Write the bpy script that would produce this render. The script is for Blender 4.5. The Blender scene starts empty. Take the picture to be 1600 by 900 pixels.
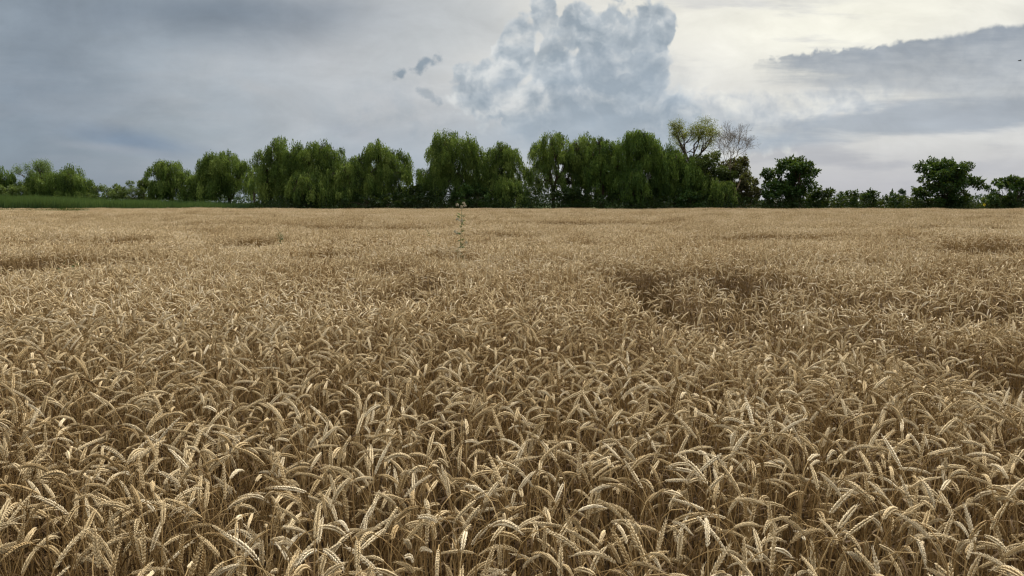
import bpy, math, random
import numpy as np
from mathutils import Vector, Matrix

SC = bpy.context.scene
COL = SC.collection
RAD = math.radians

# ------------------------------------------------------------------ camera
PITCH = RAD(6.57)
CAM_H = 1.50
FPX = 1156.0                      # focal length measured in photo pixels (1600 wide)
cd = bpy.data.cameras.new('camera')
cd.sensor_width = 36.0
cd.lens = 36.0 * FPX / 1600.0
cd.clip_start = 0.05
cd.clip_end = 6000.0
cam = bpy.data.objects.new('camera', cd)
COL.objects.link(cam)
cam.location = (0, 0, CAM_H)
cam.rotation_euler = (RAD(90) - PITCH, 0, 0)
SC.camera = cam


def ray(px, py):
    """world direction of a photo pixel"""
    cx = (px - 800) / FPX
    cy = (450 - py) / FPX
    return (cx, math.cos(PITCH) + cy * math.sin(PITCH), -math.sin(PITCH) + cy * math.cos(PITCH))


def uv(px, py):
    x, y, z = ray(px, py)
    return x / y, z / y


def at(px, dist):
    """x on the ground of a thing seen at photo column px, dist metres out"""
    return (px - 800) / FPX * dist * 1.0


def hgt(py, dist):
    """height of a point seen at photo row py, dist metres out"""
    return CAM_H + uv(800, py)[1] * dist


# ------------------------------------------------------------------ look
SC.view_settings.view_transform = 'Standard'
SC.view_settings.look = 'None'
EXPO = 1.6
SC.view_settings.exposure = EXPO
SC.view_settings.gamma = 1.0
SC.view_settings.use_curve_mapping = False
SC.cycles.max_bounces = 5
SC.cycles.diffuse_bounces = 1
SC.cycles.glossy_bounces = 2
SC.cycles.transmission_bounces = 3
SC.cycles.transparent_max_bounces = 4
SC.cycles.caustics_reflective = False
SC.cycles.caustics_refractive = False
SC.cycles.use_adaptive_sampling = True
SC.cycles.adaptive_threshold = 0.02
SC.cycles.pixel_filter_type = 'BLACKMAN_HARRIS'
SC.cycles.filter_width = 1.3

SUN_AZ = RAD(24)       # to the right of straight ahead
SUN_EL = RAD(42)
sund = (math.sin(SUN_AZ) * math.cos(SUN_EL), math.cos(SUN_AZ) * math.cos(SUN_EL), math.sin(SUN_EL))
sl = bpy.data.lights.new('sun', 'SUN')
sl.energy = 1.5
sl.angle = RAD(16)
sl.color = (1.0, 0.965, 0.90)
so = bpy.data.objects.new('sun', sl)
COL.objects.link(so)
so.rotation_euler = Vector(sund).to_track_quat('Z', 'Y').to_euler()


# ------------------------------------------------------------------ node expressions
class E:
    """a scalar socket of a node tree that can be used in arithmetic"""
    nt = None

    def __init__(s, sock):
        s.s = sock

    @staticmethod
    def m(op, *a, clamp=False):
        n = E.nt.nodes.new('ShaderNodeMath')
        n.operation = op
        n.use_clamp = clamp
        for i, x in enumerate(a):
            if isinstance(x, E):
                E.nt.links.new(x.s, n.inputs[i])
            else:
                n.inputs[i].default_value = float(x)
        return E(n.outputs[0])

    def __add__(s, o): return E.m('ADD', s, o)
    __radd__ = __add__
    def __sub__(s, o): return E.m('SUBTRACT', s, o)
    def __rsub__(s, o): return E.m('SUBTRACT', o, s)
    def __mul__(s, o): return E.m('MULTIPLY', s, o)
    __rmul__ = __mul__
    def __truediv__(s, o): return E.m('DIVIDE', s, o)
    def __neg__(s): return E.m('MULTIPLY', s, -1)


def emax(a, b): return E.m('MAXIMUM', a, b)
def emin(a, b): return E.m('MINIMUM', a, b)
def smax(a, b, k): return E.m('SMOOTH_MAX', a, b, k)


def sstep(a, b, x, lo=0.0, hi=1.0):
    n = E.nt.nodes.new('ShaderNodeMapRange')
    n.interpolation_type = 'SMOOTHSTEP'
    E.nt.links.new(x.s, n.inputs[0])
    n.inputs[1].default_value = a
    n.inputs[2].default_value = b
    n.inputs[3].default_value = lo
    n.inputs[4].default_value = hi
    return E(n.outputs[0])


def vec(x, y, z=0.0):
    n = E.nt.nodes.new('ShaderNodeCombineXYZ')
    for i, q in enumerate((x, y, z)):
        if isinstance(q, E):
            E.nt.links.new(q.s, n.inputs[i])
        else:
            n.inputs[i].default_value = q
    return n.outputs[0]


def noise(v, scale, detail=4, rough=0.55, dist=0.0, dims='2D'):
    n = E.nt.nodes.new('ShaderNodeTexNoise')
    n.noise_dimensions = dims
    E.nt.links.new(v, n.inputs['Vector'])
    n.inputs['Scale'].default_value = scale
    n.inputs['Detail'].default_value = detail
    n.inputs['Roughness'].default_value = rough
    n.inputs['Distortion'].default_value = dist
    return E(n.outputs[0]) - 0.5


def voro(v, scale, detail=3, rough=0.5):
    n = E.nt.nodes.new('ShaderNodeTexVoronoi')
    n.voronoi_dimensions = '2D'
    n.feature = 'SMOOTH_F1'
    E.nt.links.new(v, n.inputs['Vector'])
    n.inputs['Scale'].default_value = scale
    n.inputs['Detail'].default_value = detail
    n.inputs['Roughness'].default_value = rough
    n.inputs['Smoothness'].default_value = 0.35
    return 0.45 - E(n.outputs['Distance'])


def lin(c):
    return tuple((x / 255 / 12.92 if x / 255 <= 0.04045 else ((x / 255 + 0.055) / 1.055) ** 2.4) for x in c)


def rgb(c):
    n = E.nt.nodes.new('ShaderNodeRGB')
    n.outputs[0].default_value = (*lin(c), 1)
    return n.outputs[0]


def cmix(f, a, b, mode='MIX'):
    n = E.nt.nodes.new('ShaderNodeMix')
    n.data_type = 'RGBA'
    n.blend_type = mode
    n.clamp_factor = True
    if isinstance(f, E):
        E.nt.links.new(f.s, n.inputs[0])
    else:
        n.inputs[0].default_value = f
    for i, c in ((6, a), (7, b)):
        if isinstance(c, tuple):
            n.inputs[i].default_value = (*c, 1)
        else:
            E.nt.links.new(c, n.inputs[i])
    return n.outputs[2]


def ramp(x, stops, interp='LINEAR'):
    n = E.nt.nodes.new('ShaderNodeValToRGB')
    n.color_ramp.interpolation = interp
    el = n.color_ramp.elements
    while len(el) < len(stops):
        el.new(0.5)
    for e, (p, c) in zip(el, stops):
        e.position = p
        e.color = (*lin(c), 1)
    E.nt.links.new(x.s, n.inputs[0])
    return n.outputs[0]


# ------------------------------------------------------------------ world: a stormy, backlit sky
w = bpy.data.worlds.new('World')
SC.world = w
w.use_nodes = True
nt = w.node_tree
nt.nodes.clear()
E.nt = nt
tc = nt.nodes.new('ShaderNodeTexCoord')
sep = nt.nodes.new('ShaderNodeSeparateXYZ')
nt.links.new(tc.outputs['Generated'], sep.inputs[0])
X, Y, Z = (E(sep.outputs[i]) for i in range(3))
DIR = tc.outputs['Generated']

cosang = X * sund[0] + Y * sund[1] + Z * sund[2]
ang = E.m('ARCCOSINE', emin(emax(cosang, -1), 1)) * (180 / math.pi)      # degrees away from the sun
n_lo = noise(DIR, 2.2, 3, 0.5, dims='3D')
el_warp = n_lo * 14.0
base = ramp((ang + el_warp) / 180.0, [
    (0.0, (255, 252, 236)), (0.13, (250, 247, 232)), (0.175, (233, 231, 223)), (0.235, (206, 208, 210)),
    (0.29, (168, 177, 185)), (0.36, (141, 154, 164)), (0.44, (121, 137, 149)), (0.7, (138, 148, 158)), (1.0, (138, 148, 158))])
zen = sstep(0.30, 0.95, Z + n_lo * 0.15)
base = cmix(sstep(17.0, 4.0, ang), base, (3.2, 3.1, 2.8))                   # the sun behind thin cloud, above the view
base = cmix(zen, base, (1.70, 1.66, 1.58))                             # an overcast dome is brightest overhead
sky = nt.nodes.new('ShaderNodeTexSky')
sky.sky_type = 'NISHITA'
sky.sun_disc = False
sky.sun_elevation = SUN_EL
sky.sun_rotation = SUN_AZ
skys = nt.nodes.new('ShaderNodeVectorMath')
skys.operation = 'SCALE'
nt.links.new(sky.outputs[0], skys.inputs[0])
skys.inputs['Scale'].default_value = 0.06
base = cmix(0.04, base, skys.outputs[0])                                # a little blue comes through the cloud deck

# --- detailed part of the cloud deck, ahead of the viewer: u to the right, v up
Yc = emax(Y, 0.05)
U = X / Yc
V = Z / Yc
UV = vec(U, V)
nw1 = noise(UV, 6.0, 5, 0.6)
nw2 = noise(vec(U + 7.3, V + 2.1), 6.0, 5, 0.6)
soft = noise(vec(U * 1.0, V * 3.2), 3.0, 5, 0.55)
streak = noise(vec(U * 1.2 + V * 0.9, V * 9.0), 3.2, 5, 0.6)
nb1 = noise(UV, 22.0, 3, 0.6)
nb2 = noise(vec(U + 3.3, V + 5.1), 22.0, 3, 0.6)
BW = (nw1 * 0.05 + nb1 * 0.016, nw2 * 0.05 + nb2 * 0.016)
vo = voro(vec(U + BW[0], V + BW[1]), 19.0, 3.0, 0.55)
fine = noise(UV, 34.0, 5, 0.6)


def blob(px, py, rx, ry, rot=0.0):
    """1 at the middle of an ellipse, 0 on its rim, negative outside"""
    u0, v0 = uv(px, py)
    a, b = rx / 1112.0, ry / 1112.0
    c, s_ = math.cos(RAD(rot)), math.sin(RAD(rot))
    du, dv = U - u0, V - v0
    p = (du * c + dv * s_) / a
    q = (dv * c - du * s_) / b
    return 1.0 - E.m('SQRT', p * p + q * q)


def glow(px, py, rx, ry, rot=0.0, warp=0.35):
    return sstep(0.0, 1.0, blob(px, py, rx, ry, rot) + (nw1 + soft) * warp)


c = base
# broad soft light and dark of the rain-grey deck
c = cmix(sstep(-0.08, 0.22, soft + streak * 0.5) * 0.32, c, rgb((188, 192, 196)))
c = cmix(glow(330, 15, 620, 85, -3) * 0.85, c, rgb((118, 131, 145)))
c = cmix(glow(40, 130, 260, 240) * 0.55, c, rgb((122, 136, 152)))
c = cmix(glow(470, 155, 260, 70, -8, 0.6) * 0.55, c, rgb((172, 178, 183)))
c = cmix(glow(640, 70, 200, 110, 20, 0.4) * 0.75, c, rgb((192, 197, 200)))
c = cmix(glow(590, 170, 120, 60, 0, 0.7) * 0.5, c, rgb((186, 190, 194)))
c = cmix(glow(600, 260, 170, 80) * 0.6, c, rgb((150, 165, 180)))
c = cmix(glow(215, 222, 150, 26, -8, 0.6) * 0.75, c, rgb((122, 141, 163)))
c = cmix(glow(175, 232, 130, 10, -6, 0.6) * 0.6, c, rgb((158, 165, 174)))
c = cmix(glow(405, 138, 80, 16, -12, 1.1) * 0.6, c, rgb((180, 184, 188)))
c = cmix(glow(545, 205, 75, 18, -15, 0.9) * 0.6, c, rgb((176, 181, 188)))
hor = sstep(0.105, 0.0, V)
c = cmix(hor * sstep(-0.2, -0.6, U) * 0.7, c, rgb((139, 149, 161)))
c = cmix(hor * sstep(-0.1, 0.4, U) * 0.85, c, rgb((186, 186, 191)))
# pale yellow break in the deck, upper right
c = cmix(glow(1330, 30, 420, 110, 4, 0.35) * 0.9, c, rgb((247, 245, 231)))
c = cmix(sstep(-0.02, 0.18, streak) * glow(1150, 45, 300, 110, 0, 0.3) * 0.8, c, rgb((200, 201, 204)))
c = cmix(sstep(-0.05, 0.20, streak + soft) * glow(1350, 250, 420, 90, 0, 0.3) * 0.5, c, rgb((172, 175, 183)))
c = cmix(sstep(0.0, 0.22, soft - streak * 0.6 + fine * 0.15) * glow(560, 110, 330, 130, 0, 0.3) * 0.5, c, rgb((196, 200, 203)))
c = cmix(sstep(0.0, 0.2, nw2 + fine * 0.3) * glow(620, 190, 240, 110, 0, 0.3) * 0.35, c, rgb((150, 164, 176)))
c = cmix(sstep(0.0, 0.2, nw1 + soft * 0.5 + fine * 0.3) * glow(250, 150, 330, 130, 0, 0.3) * 0.30, c, rgb((158, 167, 176)))
c = cmix(glow(1590, 165, 420, 60, 0, 0.4) * 0.75, c, rgb((205, 206, 208)))


vs = voro(vec(U + nb1 * 0.03, V * 1.3 + nb2 * 0.03), 42.0, 2.0, 0.5)


def cumulus(c, val, lo, hi, dark, mid, light, edge=0.05, k=1.0, sh=(0.006, 0.014), bias=0.0):
    """a heap cloud: val is its envelope; billows lit from the sun's side"""
    h = emin(val * 2.0, 1.2) + vo * 0.80 * k + vs * 0.22 * k + fine * 0.22 * k + nw1 * 0.30 * k
    a = sstep(lo, lo + edge, h)
    # the same billows a little nearer the sun: falling away towards it = lit flank
    U2, V2 = U + sh[0], V + sh[1]
    vo2 = voro(vec(U2 + BW[0], V2 + BW[1]), 19.0, 3.0, 0.55)
    fi2 = noise(vec(U2, V2), 34.0, 5, 0.6)
    vs2 = voro(vec(U2 + nb1 * 0.03, V2 * 1.3 + nb2 * 0.03), 42.0, 2.0, 0.5)
    lit = (vo - vo2) * 1.5 + (vs - vs2) * 0.55 + (fine - fi2) * 0.8
    rim = sstep(lo + 0.55, lo, h) * 0.30
    patch = sstep(-0.10, 0.10, nb1 * 0.35 + nw2 * 0.5 + soft * 0.5) * 0.34
    t = E.m('ADD', lit * 0.50 + rim + patch * 0.55 + fine * 0.22 + bias, 0.30, clamp=True)
    col = cmix(t * 1.9, rgb(dark), rgb(mid))
    col = cmix((t - 0.5) * 2.0, col, rgb(light))
    return cmix(a * hi, c, col)


# pale heaps right of the tower and the band they rest on
pale = smax(smax(blob(1130, 195, 190, 68), blob(1240, 175, 130, 52, 10), 0.2), blob(1330, 150, 130, 42, 10), 0.2)
c = cumulus(c, pale, 0.02, 0.85, (180, 188, 196), (206, 210, 212), (232, 232, 226), edge=0.45, bias=0.15)
band = smax(blob(1420, 192, 330, 24, 3), blob(1560, 165, 260, 17, 2), 0.15)
c = cmix(sstep(-0.1, 0.5, band + streak * 1.3 + soft * 0.8) * 0.8, c, rgb((160, 170, 181)))
c = cmix(glow(1180, 222, 170, 20, 3, 0.5) * 0.6, c, rgb((164, 177, 190)))
c = cmix(glow(1500, 147, 170, 7, 3, 0.5) * 0.8, c, rgb((226, 225, 216)))
# the long slate shelf on the right: knobbly top, torn underside
slope = (uv(1600, 36)[1] - uv(1170, 94)[1]) / (uv(1600, 36)[0] - uv(1170, 94)[0])
top = (V - uv(1170, 94)[1]) - (U - uv(1170, 94)[0]) * slope
bot = (V - uv(1170, 112)[1]) - (U - uv(1170, 112)[0]) * (uv(1600, 168)[1] - uv(1170, 112)[1]) / (uv(1600, 36)[0] - uv(1170, 94)[0])
left = U - uv(1172, 100)[0]
a_top = sstep(0.004, -0.003, top - vs * 0.012 * sstep(0.62, 0.40, U) - vo * 0.006 - fine * 0.004 - nw1 * 0.010)
a_bot = sstep(-0.020, 0.040, bot + soft * 0.07 + streak * 0.13 + fine * 0.02)
a_left = sstep(-0.004, 0.012, left + vs * 0.014 + fine * 0.01 + nw1 * 0.02)
shade = E.m('ADD', sstep(0.0, -0.07, top) * 0.55 + streak * 1.5 + vs * 0.25 + soft * 0.8, 0.18, clamp=True)
c = cmix(a_top * a_bot * a_left * 0.92, c, cmix(shade, rgb((143, 153, 165)), rgb((188, 193, 197))))
# the towering heap in the middle
t1 = smax(blob(965, 110, 96, 118, 8), blob(1018, 50, 42, 52), 0.12)
t2 = smax(t1, blob(905, 46, 40, 46), 0.12)
t3 = smax(t2, blob(890, 175, 140, 80), 0.15)
t3 = smax(t3, blob(850, 16, 27, 50), 0.08)
t4 = smax(t3, blob(1000, 200, 150, 60), 0.15)
t5 = smax(t4, blob(752, 140, 62, 58, 15), 0.12)
t6 = smax(t5, blob(806, 80, 46, 72, -8), 0.12)
t7 = smax(t6, blob(868, 118, 50, 70, 20), 0.12)
gap = glow(838, 70, 16, 34, -20, 0.3)
c = cmix(glow(850, 90, 250, 170, 0, 0.2) * 0.6, c, rgb((212, 214, 213)))
c = cumulus(c, t7 - gap * 0.34, -0.12, 0.97, (152, 165, 176), (182, 191, 198), (218, 221, 221), edge=0.30, bias=glow(800, 120, 90, 110, 20, 0.3) * 0.28 + glow(1010, 40, 60, 60, 0, 0.3) * 0.12 - glow(960, 150, 90, 60, 0, 0.4) * 0.12)
c = cmix(sstep(-0.2, 0.5, blob(960, 150, 130, 90, 0) + nw1 * 1.0 + fine * 0.5) * 0.35, c, rgb((158, 171, 184)))
c = cmix(glow(1010, 75, 45, 60, 0, 0.6) * 0.35, c, rgb((160, 174, 187)))
c = cmix(glow(790, 130, 60, 30, 35, 0.8) * 0.40, c, rgb((150, 165, 179)))
c = cmix(glow(850, 60, 22, 60, -10, 0.6) * 0.30, c, rgb((222, 224, 223)))
# its foot dissolves in rain haze
c = cmix(sstep(0.145, 0.095, V + nw1 * 0.05 + soft * 0.04) * glow(900, 215, 330, 75, 0, 0.2) * 0.9, c, rgb((166, 178, 189)))
# torn dark scraps left of the tower
s1 = smax(blob(664, 98, 34, 12, 30), blob(626, 117, 14, 9, 20), 0.03)
sc_ = sstep(0.0, 0.7, s1 + nw1 * 0.8 + nb1 * 2.2 + fine * 2.2) * 0.85
sc2 = sstep(0.1, 0.9, blob(668, 148, 26, 9, -30) + nb1 * 3.0 + fine * 2.5) * 0.5
c = cmix(emax(sc_, sc2), c, rgb((138, 153, 166)))

# cloud folds: fine unevenness everywhere in the deck
fold = noise(vec(U * 1.4 + V * 2.2, V * 3.0 - U * 0.7), 3.8, 7, 0.60, 0.5)
fold2 = noise(vec(U * 1.1 - 4.0, V * 2.6), 9.0, 6, 0.62, 0.3)
mul = (fold * 0.32 + fold2 * 0.24) * sstep(0.02, 0.10, V, 0.35, 1.0) + 1.0
mv = nt.nodes.new('ShaderNodeVectorMath')
mv.operation = 'SCALE'
nt.links.new(c, mv.inputs[0])
nt.links.new(mul.s, mv.inputs['Scale'])
c = mv.outputs[0]

front = sstep(0.45, 0.62, Y) * sstep(0.62, 0.45, V) * sstep(-0.06, -0.01, V)
bgA = nt.nodes.new('ShaderNodeBackground')
bgB = nt.nodes.new('ShaderNodeBackground')
nt.links.new(base, bgA.inputs[0])
nt.links.new(c, bgB.inputs[0])
mx = nt.nodes.new('ShaderNodeMixShader')
nt.links.new(front.s, mx.inputs[0])
nt.links.new(bgA.outputs[0], mx.inputs[1])
nt.links.new(bgB.outputs[0], mx.inputs[2])
for bg in (bgA, bgB):
    bg.inputs[1].default_value = 2 ** -EXPO
wo = nt.nodes.new('ShaderNodeOutputWorld')
nt.links.new(mx.outputs[0], wo.inputs[0])
w.cycles.sampling_method = 'MANUAL'
w.cycles.sample_map_resolution = 256


# ------------------------------------------------------------------ materials
def new_mat(name):
    m = bpy.data.materials.new(name)
    m.use_nodes = True
    m.node_tree.nodes.clear()
    E.nt = m.node_tree
    return m, m.node_tree


def attr(name):
    n = E.nt.nodes.new('ShaderNodeAttribute')
    n.attribute_name = name
    return n


def bsdf_mix(nt, color, rough, trans, tcolor=None, spec=0.25, normal=None):
    p = nt.nodes.new('ShaderNodeBsdfPrincipled')
    nt.links.new(color, p.inputs['Base Color'])
    p.inputs['Roughness'].default_value = rough
    p.inputs['Specular IOR Level'].default_value = spec
    if normal:
        nt.links.new(normal, p.inputs['Normal'])
    o = nt.nodes.new('ShaderNodeOutputMaterial')
    if trans > 0:
        t = nt.nodes.new('ShaderNodeBsdfTranslucent')
        nt.links.new(tcolor or color, t.inputs[0])
        mxs = nt.nodes.new('ShaderNodeMixShader')
        mxs.inputs[0].default_value = trans
        nt.links.new(p.outputs[0], mxs.inputs[1])
        nt.links.new(t.outputs[0], mxs.inputs[2])
        nt.links.new(mxs.outputs[0], o.inputs[0])
    else:
        nt.links.new(p.outputs[0], o.inputs[0])


def straw_material():
    """kind attribute: 0 ear, 0.5 stem, 1 dry leaf; tone attribute: random per stalk"""
    m, nt = new_mat('straw')
    k = attr('kind')
    t = attr('tone')
    oi = nt.nodes.new('ShaderNodeObjectInfo')
    rnd = E(oi.outputs['Random'])
    geo = nt.nodes.new('ShaderNodeNewGeometry')
    n1 = noise(geo.outputs['Position'], 0.55, 3, 0.6, dims='3D')
    n2 = noise(geo.outputs['Position'], 260.0, 2, 0.6, dims='3D')
    tt = E.m('ADD', E(t.outputs['Fac']) * 0.55 + rnd * 0.45 + n1 * 0.8, 0.0, clamp=True)
    ear = ramp(tt, EAR_RAMP)
    stem = ramp(tt, [(0, (118, 92, 58)), (0.5, (157, 130, 87)), (1, (198, 172, 126))])
    leaf = ramp(tt, [(0, (62, 46, 30)), (0.6, (94, 74, 48)), (1, (156, 132, 92))])
    kk = E(k.outputs['Fac'])
    c = cmix(sstep(0.1, 0.45, kk), ear, stem)
    c = cmix(sstep(0.55, 0.9, kk), c, leaf)
    c = cmix(E.m('ADD', n2 * 0.5, 0.12, clamp=True), c, tuple(lin((110, 82, 48))))
    bsdf_mix(nt, c, 0.7, 0.07, spec=0.12)
    return m


EAR_RAMP = [(0, (116, 88, 54)), (0.12, (164, 136, 92)), (0.32, (202, 176, 131)), (0.65, (229, 207, 166)), (1, (248, 233, 203))]


def leaf_material(name, dark, mid, light, trans=0.30, rough=0.5):
    m, nt = new_mat(name)
    t = attr('tone')
    c = ramp(E(t.outputs['Fac']), [(0, dark), (0.5, mid), (1, light)])
    warm = cmix(0.28, c, tuple(lin((150, 160, 40))))
    bsdf_mix(nt, c, rough, trans, tcolor=warm, spec=0.2)
    return m


def bark_material(name, a, b):
    m, nt = new_mat(name)
    tcn = nt.nodes.new('ShaderNodeTexCoord')
    mp = nt.nodes.new('ShaderNodeMapping')
    mp.inputs['Scale'].default_value = (6, 6, 1.2)
    nt.links.new(tcn.outputs['Object'], mp.inputs[0])
    n1 = noise(mp.outputs[0], 2.0, 6, 0.65, dims='3D')
    c = ramp(n1 + 0.5, [(0.3, a), (0.7, b)])
    b_ = nt.nodes.new('ShaderNodeBump')
    b_.inputs['Strength'].default_value = 0.7
    b_.inputs['Distance'].default_value = 0.05
    nt.links.new(n1.s, b_.inputs['Height'])
    bsdf_mix(nt, c, 0.85, 0, spec=0.15, normal=b_.outputs[0])
    return m


def soil_material():
    m, nt = new_mat('soil')
    geo = nt.nodes.new('ShaderNodeNewGeometry')
    P = geo.outputs['Position']
    sp = nt.nodes.new('ShaderNodeSeparateXYZ')
    nt.links.new(P, sp.inputs[0])
    n1 = noise(P, 7.0, 6, 0.65, dims='3D')
    n2 = noise(P, 0.05, 4, 0.6, dims='3D')
    soil = ramp(n1 + 0.5, [(0.25, (30, 23, 16)), (0.55, (56, 43, 30)), (0.8, (86, 68, 46))])
    grass = ramp(n1 + n2 + 0.5, [(0.25, (34, 48, 20)), (0.6, (58, 76, 30)), (0.9, (92, 98, 48))])
    yy = E(sp.outputs[1])
    f = sstep(84.5, 86.0, yy + n1 * 1.5)
    c = cmix(f, soil, grass)
    b_ = nt.nodes.new('ShaderNodeBump')
    b_.inputs['Strength'].default_value = 0.8
    b_.inputs['Distance'].default_value = 0.04
    nt.links.new(n1.s, b_.inputs['Height'])
    bsdf_mix(nt, c, 0.95, 0, spec=0.1, normal=b_.outputs[0])
    return m


M_STRAW = straw_material()
M_SOIL = soil_material()
M_WILLOW = leaf_material('willow_leaf', (40, 60, 26), (82, 106, 46), (136, 154, 78))
M_WILLOW_DEEP = leaf_material('deep_willow_leaf', (38, 58, 24), (70, 97, 42), (114, 138, 62))
M_YELLOW = leaf_material('yellow_willow_leaf', (84, 92, 40), (120, 126, 60), (152, 154, 84))
M_BROAD = leaf_material('broad_leaf', (28, 48, 22), (46, 74, 32), (78, 106, 48), trans=0.25)
M_DARK = leaf_material('dark_leaf', (24, 39, 18), (40, 61, 27), (64, 87, 40), trans=0.2)  # dark green foliage of shrubs, scrub and the dark broadleaf tree
M_BUSH = leaf_material('bush_leaf', (58, 74, 36), (88, 106, 54), (120, 136, 76))
M_BROWN = leaf_material('browned_leaf', (52, 52, 32), (76, 76, 46), (106, 104, 62))
M_REED = leaf_material('reed_leaf', (30, 56, 36), (48, 78, 48), (84, 106, 66), trans=0.25)
M_WEED = leaf_material('weed_leaf', (62, 78, 50), (92, 108, 70), (126, 138, 96))
M_FAR = leaf_material('far_leaf', (52, 70, 52), (70, 88, 66), (92, 106, 82), trans=0.1)
M_BARK = bark_material('willow_bark', (46, 38, 30), (96, 84, 70))
M_DEADBARK = bark_material('dead_bark', (84, 72, 56), (138, 124, 104))
M_FLUFF = leaf_material('seed_fluff', (150, 140, 120), (186, 176, 156), (210, 202, 186))
M_PETAL = leaf_material('yellow_petal', (190, 160, 30), (220, 190, 40), (235, 210, 60))
M_BIRD = bark_material('bird_feather', (20, 20, 22), (42, 42, 46))


# ------------------------------------------------------------------ mesh helpers
def make_mesh(name, V, F, mat, tone=None, kind=None, smooth=False):
    """V (n,3) array; F a list of tuples or an (m,3|4) int array"""
    me = bpy.data.meshes.new(name)
    V = np.asarray(V, dtype=np.float32)
    me.vertices.add(len(V))
    me.vertices.foreach_set('co', V.ravel())
    if isinstance(F, np.ndarray):
        groups = [F]
    else:
        groups = [np.asarray(f, dtype=np.int32) for f in F if len(f)]
    tot = sum(g.size for g in groups)
    npoly = sum(len(g) for g in groups)
    me.loops.add(tot)
    me.polygons.add(npoly)
    me.loops.foreach_set('vertex_index', np.concatenate([g.ravel() for g in groups]).astype(np.int32))
    st, o = [], 0
    for g in groups:
        k = g.shape[1]
        st.append(o + np.arange(len(g)) * k)
        o += g.size
    me.polygons.foreach_set('loop_start', np.concatenate(st).astype(np.int32))
    if smooth:
        me.polygons.foreach_set('use_smooth', np.ones(npoly, dtype=bool))
    for nm, a in (('tone', tone), ('kind', kind)):
        if a is not None:
            at_ = me.attributes.new(nm, 'FLOAT', 'POINT')
            at_.data.foreach_set('value', np.asarray(a, dtype=np.float32))
    me.materials.append(mat)
    me.update(calc_edges=True)
    return me


class Geo:
    """collects quads / tris with a tone and a kind per vertex"""

    def __init__(s):
        s.V, s.Q, s.T, s.tone, s.kind, s.n = [], [], [], [], [], 0

    def add(s, V, Q=None, T=None, tone=0.5, kind=0.0):
        V = np.asarray(V, dtype=np.float64)
        n = len(V)
        s.V.append(V)
        if Q is not None and len(Q):
            s.Q.append(np.asarray(Q, dtype=np.int32) + s.n)
        if T is not None and len(T):
            s.T.append(np.asarray(T, dtype=np.int32) + s.n)
        s.tone.append(np.broadcast_to(np.asarray(tone, dtype=np.float64), (n,)))
        s.kind.append(np.broadcast_to(np.asarray(kind, dtype=np.float64), (n,)))
        s.n += n

    def tube(s, P, R, sides=5, tone=0.5, kind=0.0, cap=False):
        P = np.asarray(P, dtype=np.float64)
        R = np.broadcast_to(np.asarray(R, dtype=np.float64), (len(P),))
        T = np.gradient(P, axis=0)
        T /= np.linalg.norm(T, axis=1)[:, None] + 1e-9
        up = np.array([0.0, 0.0, 1.0]) if abs(T[0][2]) < 0.9 else np.array([1.0, 0.0, 0.0])
        A = np.cross(T, up)
        A /= np.linalg.norm(A, axis=1)[:, None] + 1e-9
        B = np.cross(T, A)
        th = np.arange(sides) / sides * 2 * np.pi
        ring = P[:, None, :] + R[:, None, None] * (np.cos(th)[None, :, None] * A[:, None, :] + np.sin(th)[None, :, None] * B[:, None, :])
        V = ring.reshape(-1, 3)
        i = np.arange(len(P) - 1)[:, None] * sides
        j = np.arange(sides)[None, :]
        j2 = (j + 1) % sides
        Q = np.stack([i + j, i + j2, i + sides + j2, i + sides + j], -1).reshape(-1, 4)
        s.add(V, Q=Q, tone=tone, kind=kind)

    def mesh(s, name, mat, smooth=False):
        V = np.concatenate(s.V)
        F = []
        if s.Q:
            F.append(np.concatenate(s.Q))
        if s.T:
            F.append(np.concatenate(s.T))
        return make_mesh(name, V, F, mat, np.concatenate(s.tone), np.concatenate(s.kind), smooth)


def tag(o, label=None, cat=None, group=None, kind=None):
    if label: o['label'] = label
    if cat: o['category'] = cat
    if group: o['group'] = group
    if kind: o['kind'] = kind
    return o


def obj(name, me, parent=None, loc=(0, 0, 0), rz=0.0):
    o = bpy.data.objects.new(name, me)
    COL.objects.link(o)
    o.location = loc
    o.rotation_euler = (0, 0, rz)
    if parent: o.parent = parent
    return o


# ------------------------------------------------------------------ ground
g = Geo()
xs = np.concatenate([-np.geomspace(3000, 10, 14), [0], np.geomspace(10, 3000, 14)])
ys = np.concatenate([[-600, -100, -20, -5], np.arange(0, 100, 10), np.geomspace(100, 3500, 14)])
XX, YY = np.meshgrid(xs, ys)
V_ = np.stack([XX.ravel(), YY.ravel(), np.zeros(XX.size)], 1)
nx = len(xs)
i_ = np.arange(len(ys) - 1)[:, None] * nx
j_ = np.arange(nx - 1)[None, :]
g.add(V_, Q=np.stack([i_ + j_, i_ + j_ + 1, i_ + nx + j_ + 1, i_ + nx + j_], -1).reshape(-1, 4))
tag(obj('ground', g.mesh('ground', M_SOIL)), kind='structure')


# ------------------------------------------------------------------ wheat
rng = np.random.default_rng(7)


def floret(L, W, ring=5, flat=0.75):
    """a pointed husk along +Z with its base at the origin"""
    zs = np.array([0.0, 0.28, 0.62, 1.0]) * L
    rs = np.array([0.30, 1.0, 0.72, 0.0]) * W / 2
    V, T, Q = [], [], []
    th = np.arange(ring) / ring * 2 * np.pi
    for z, r in zip(zs[:3], rs[:3]):
        V += [(math.cos(a) * r, math.sin(a) * r * flat, z) for a in th]
    V.append((0, 0, zs[3]))
    for k in range(2):
        for j in range(ring):
            j2 = (j + 1) % ring
            Q.append((k * ring + j, k * ring + j2, (k + 1) * ring + j2, (k + 1) * ring + j))
    for j in range(ring):
        T.append((2 * ring + j, 2 * ring + (j + 1) % ring, 3 * ring))
    return np.array(V), np.array(Q), np.array(T)


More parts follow.
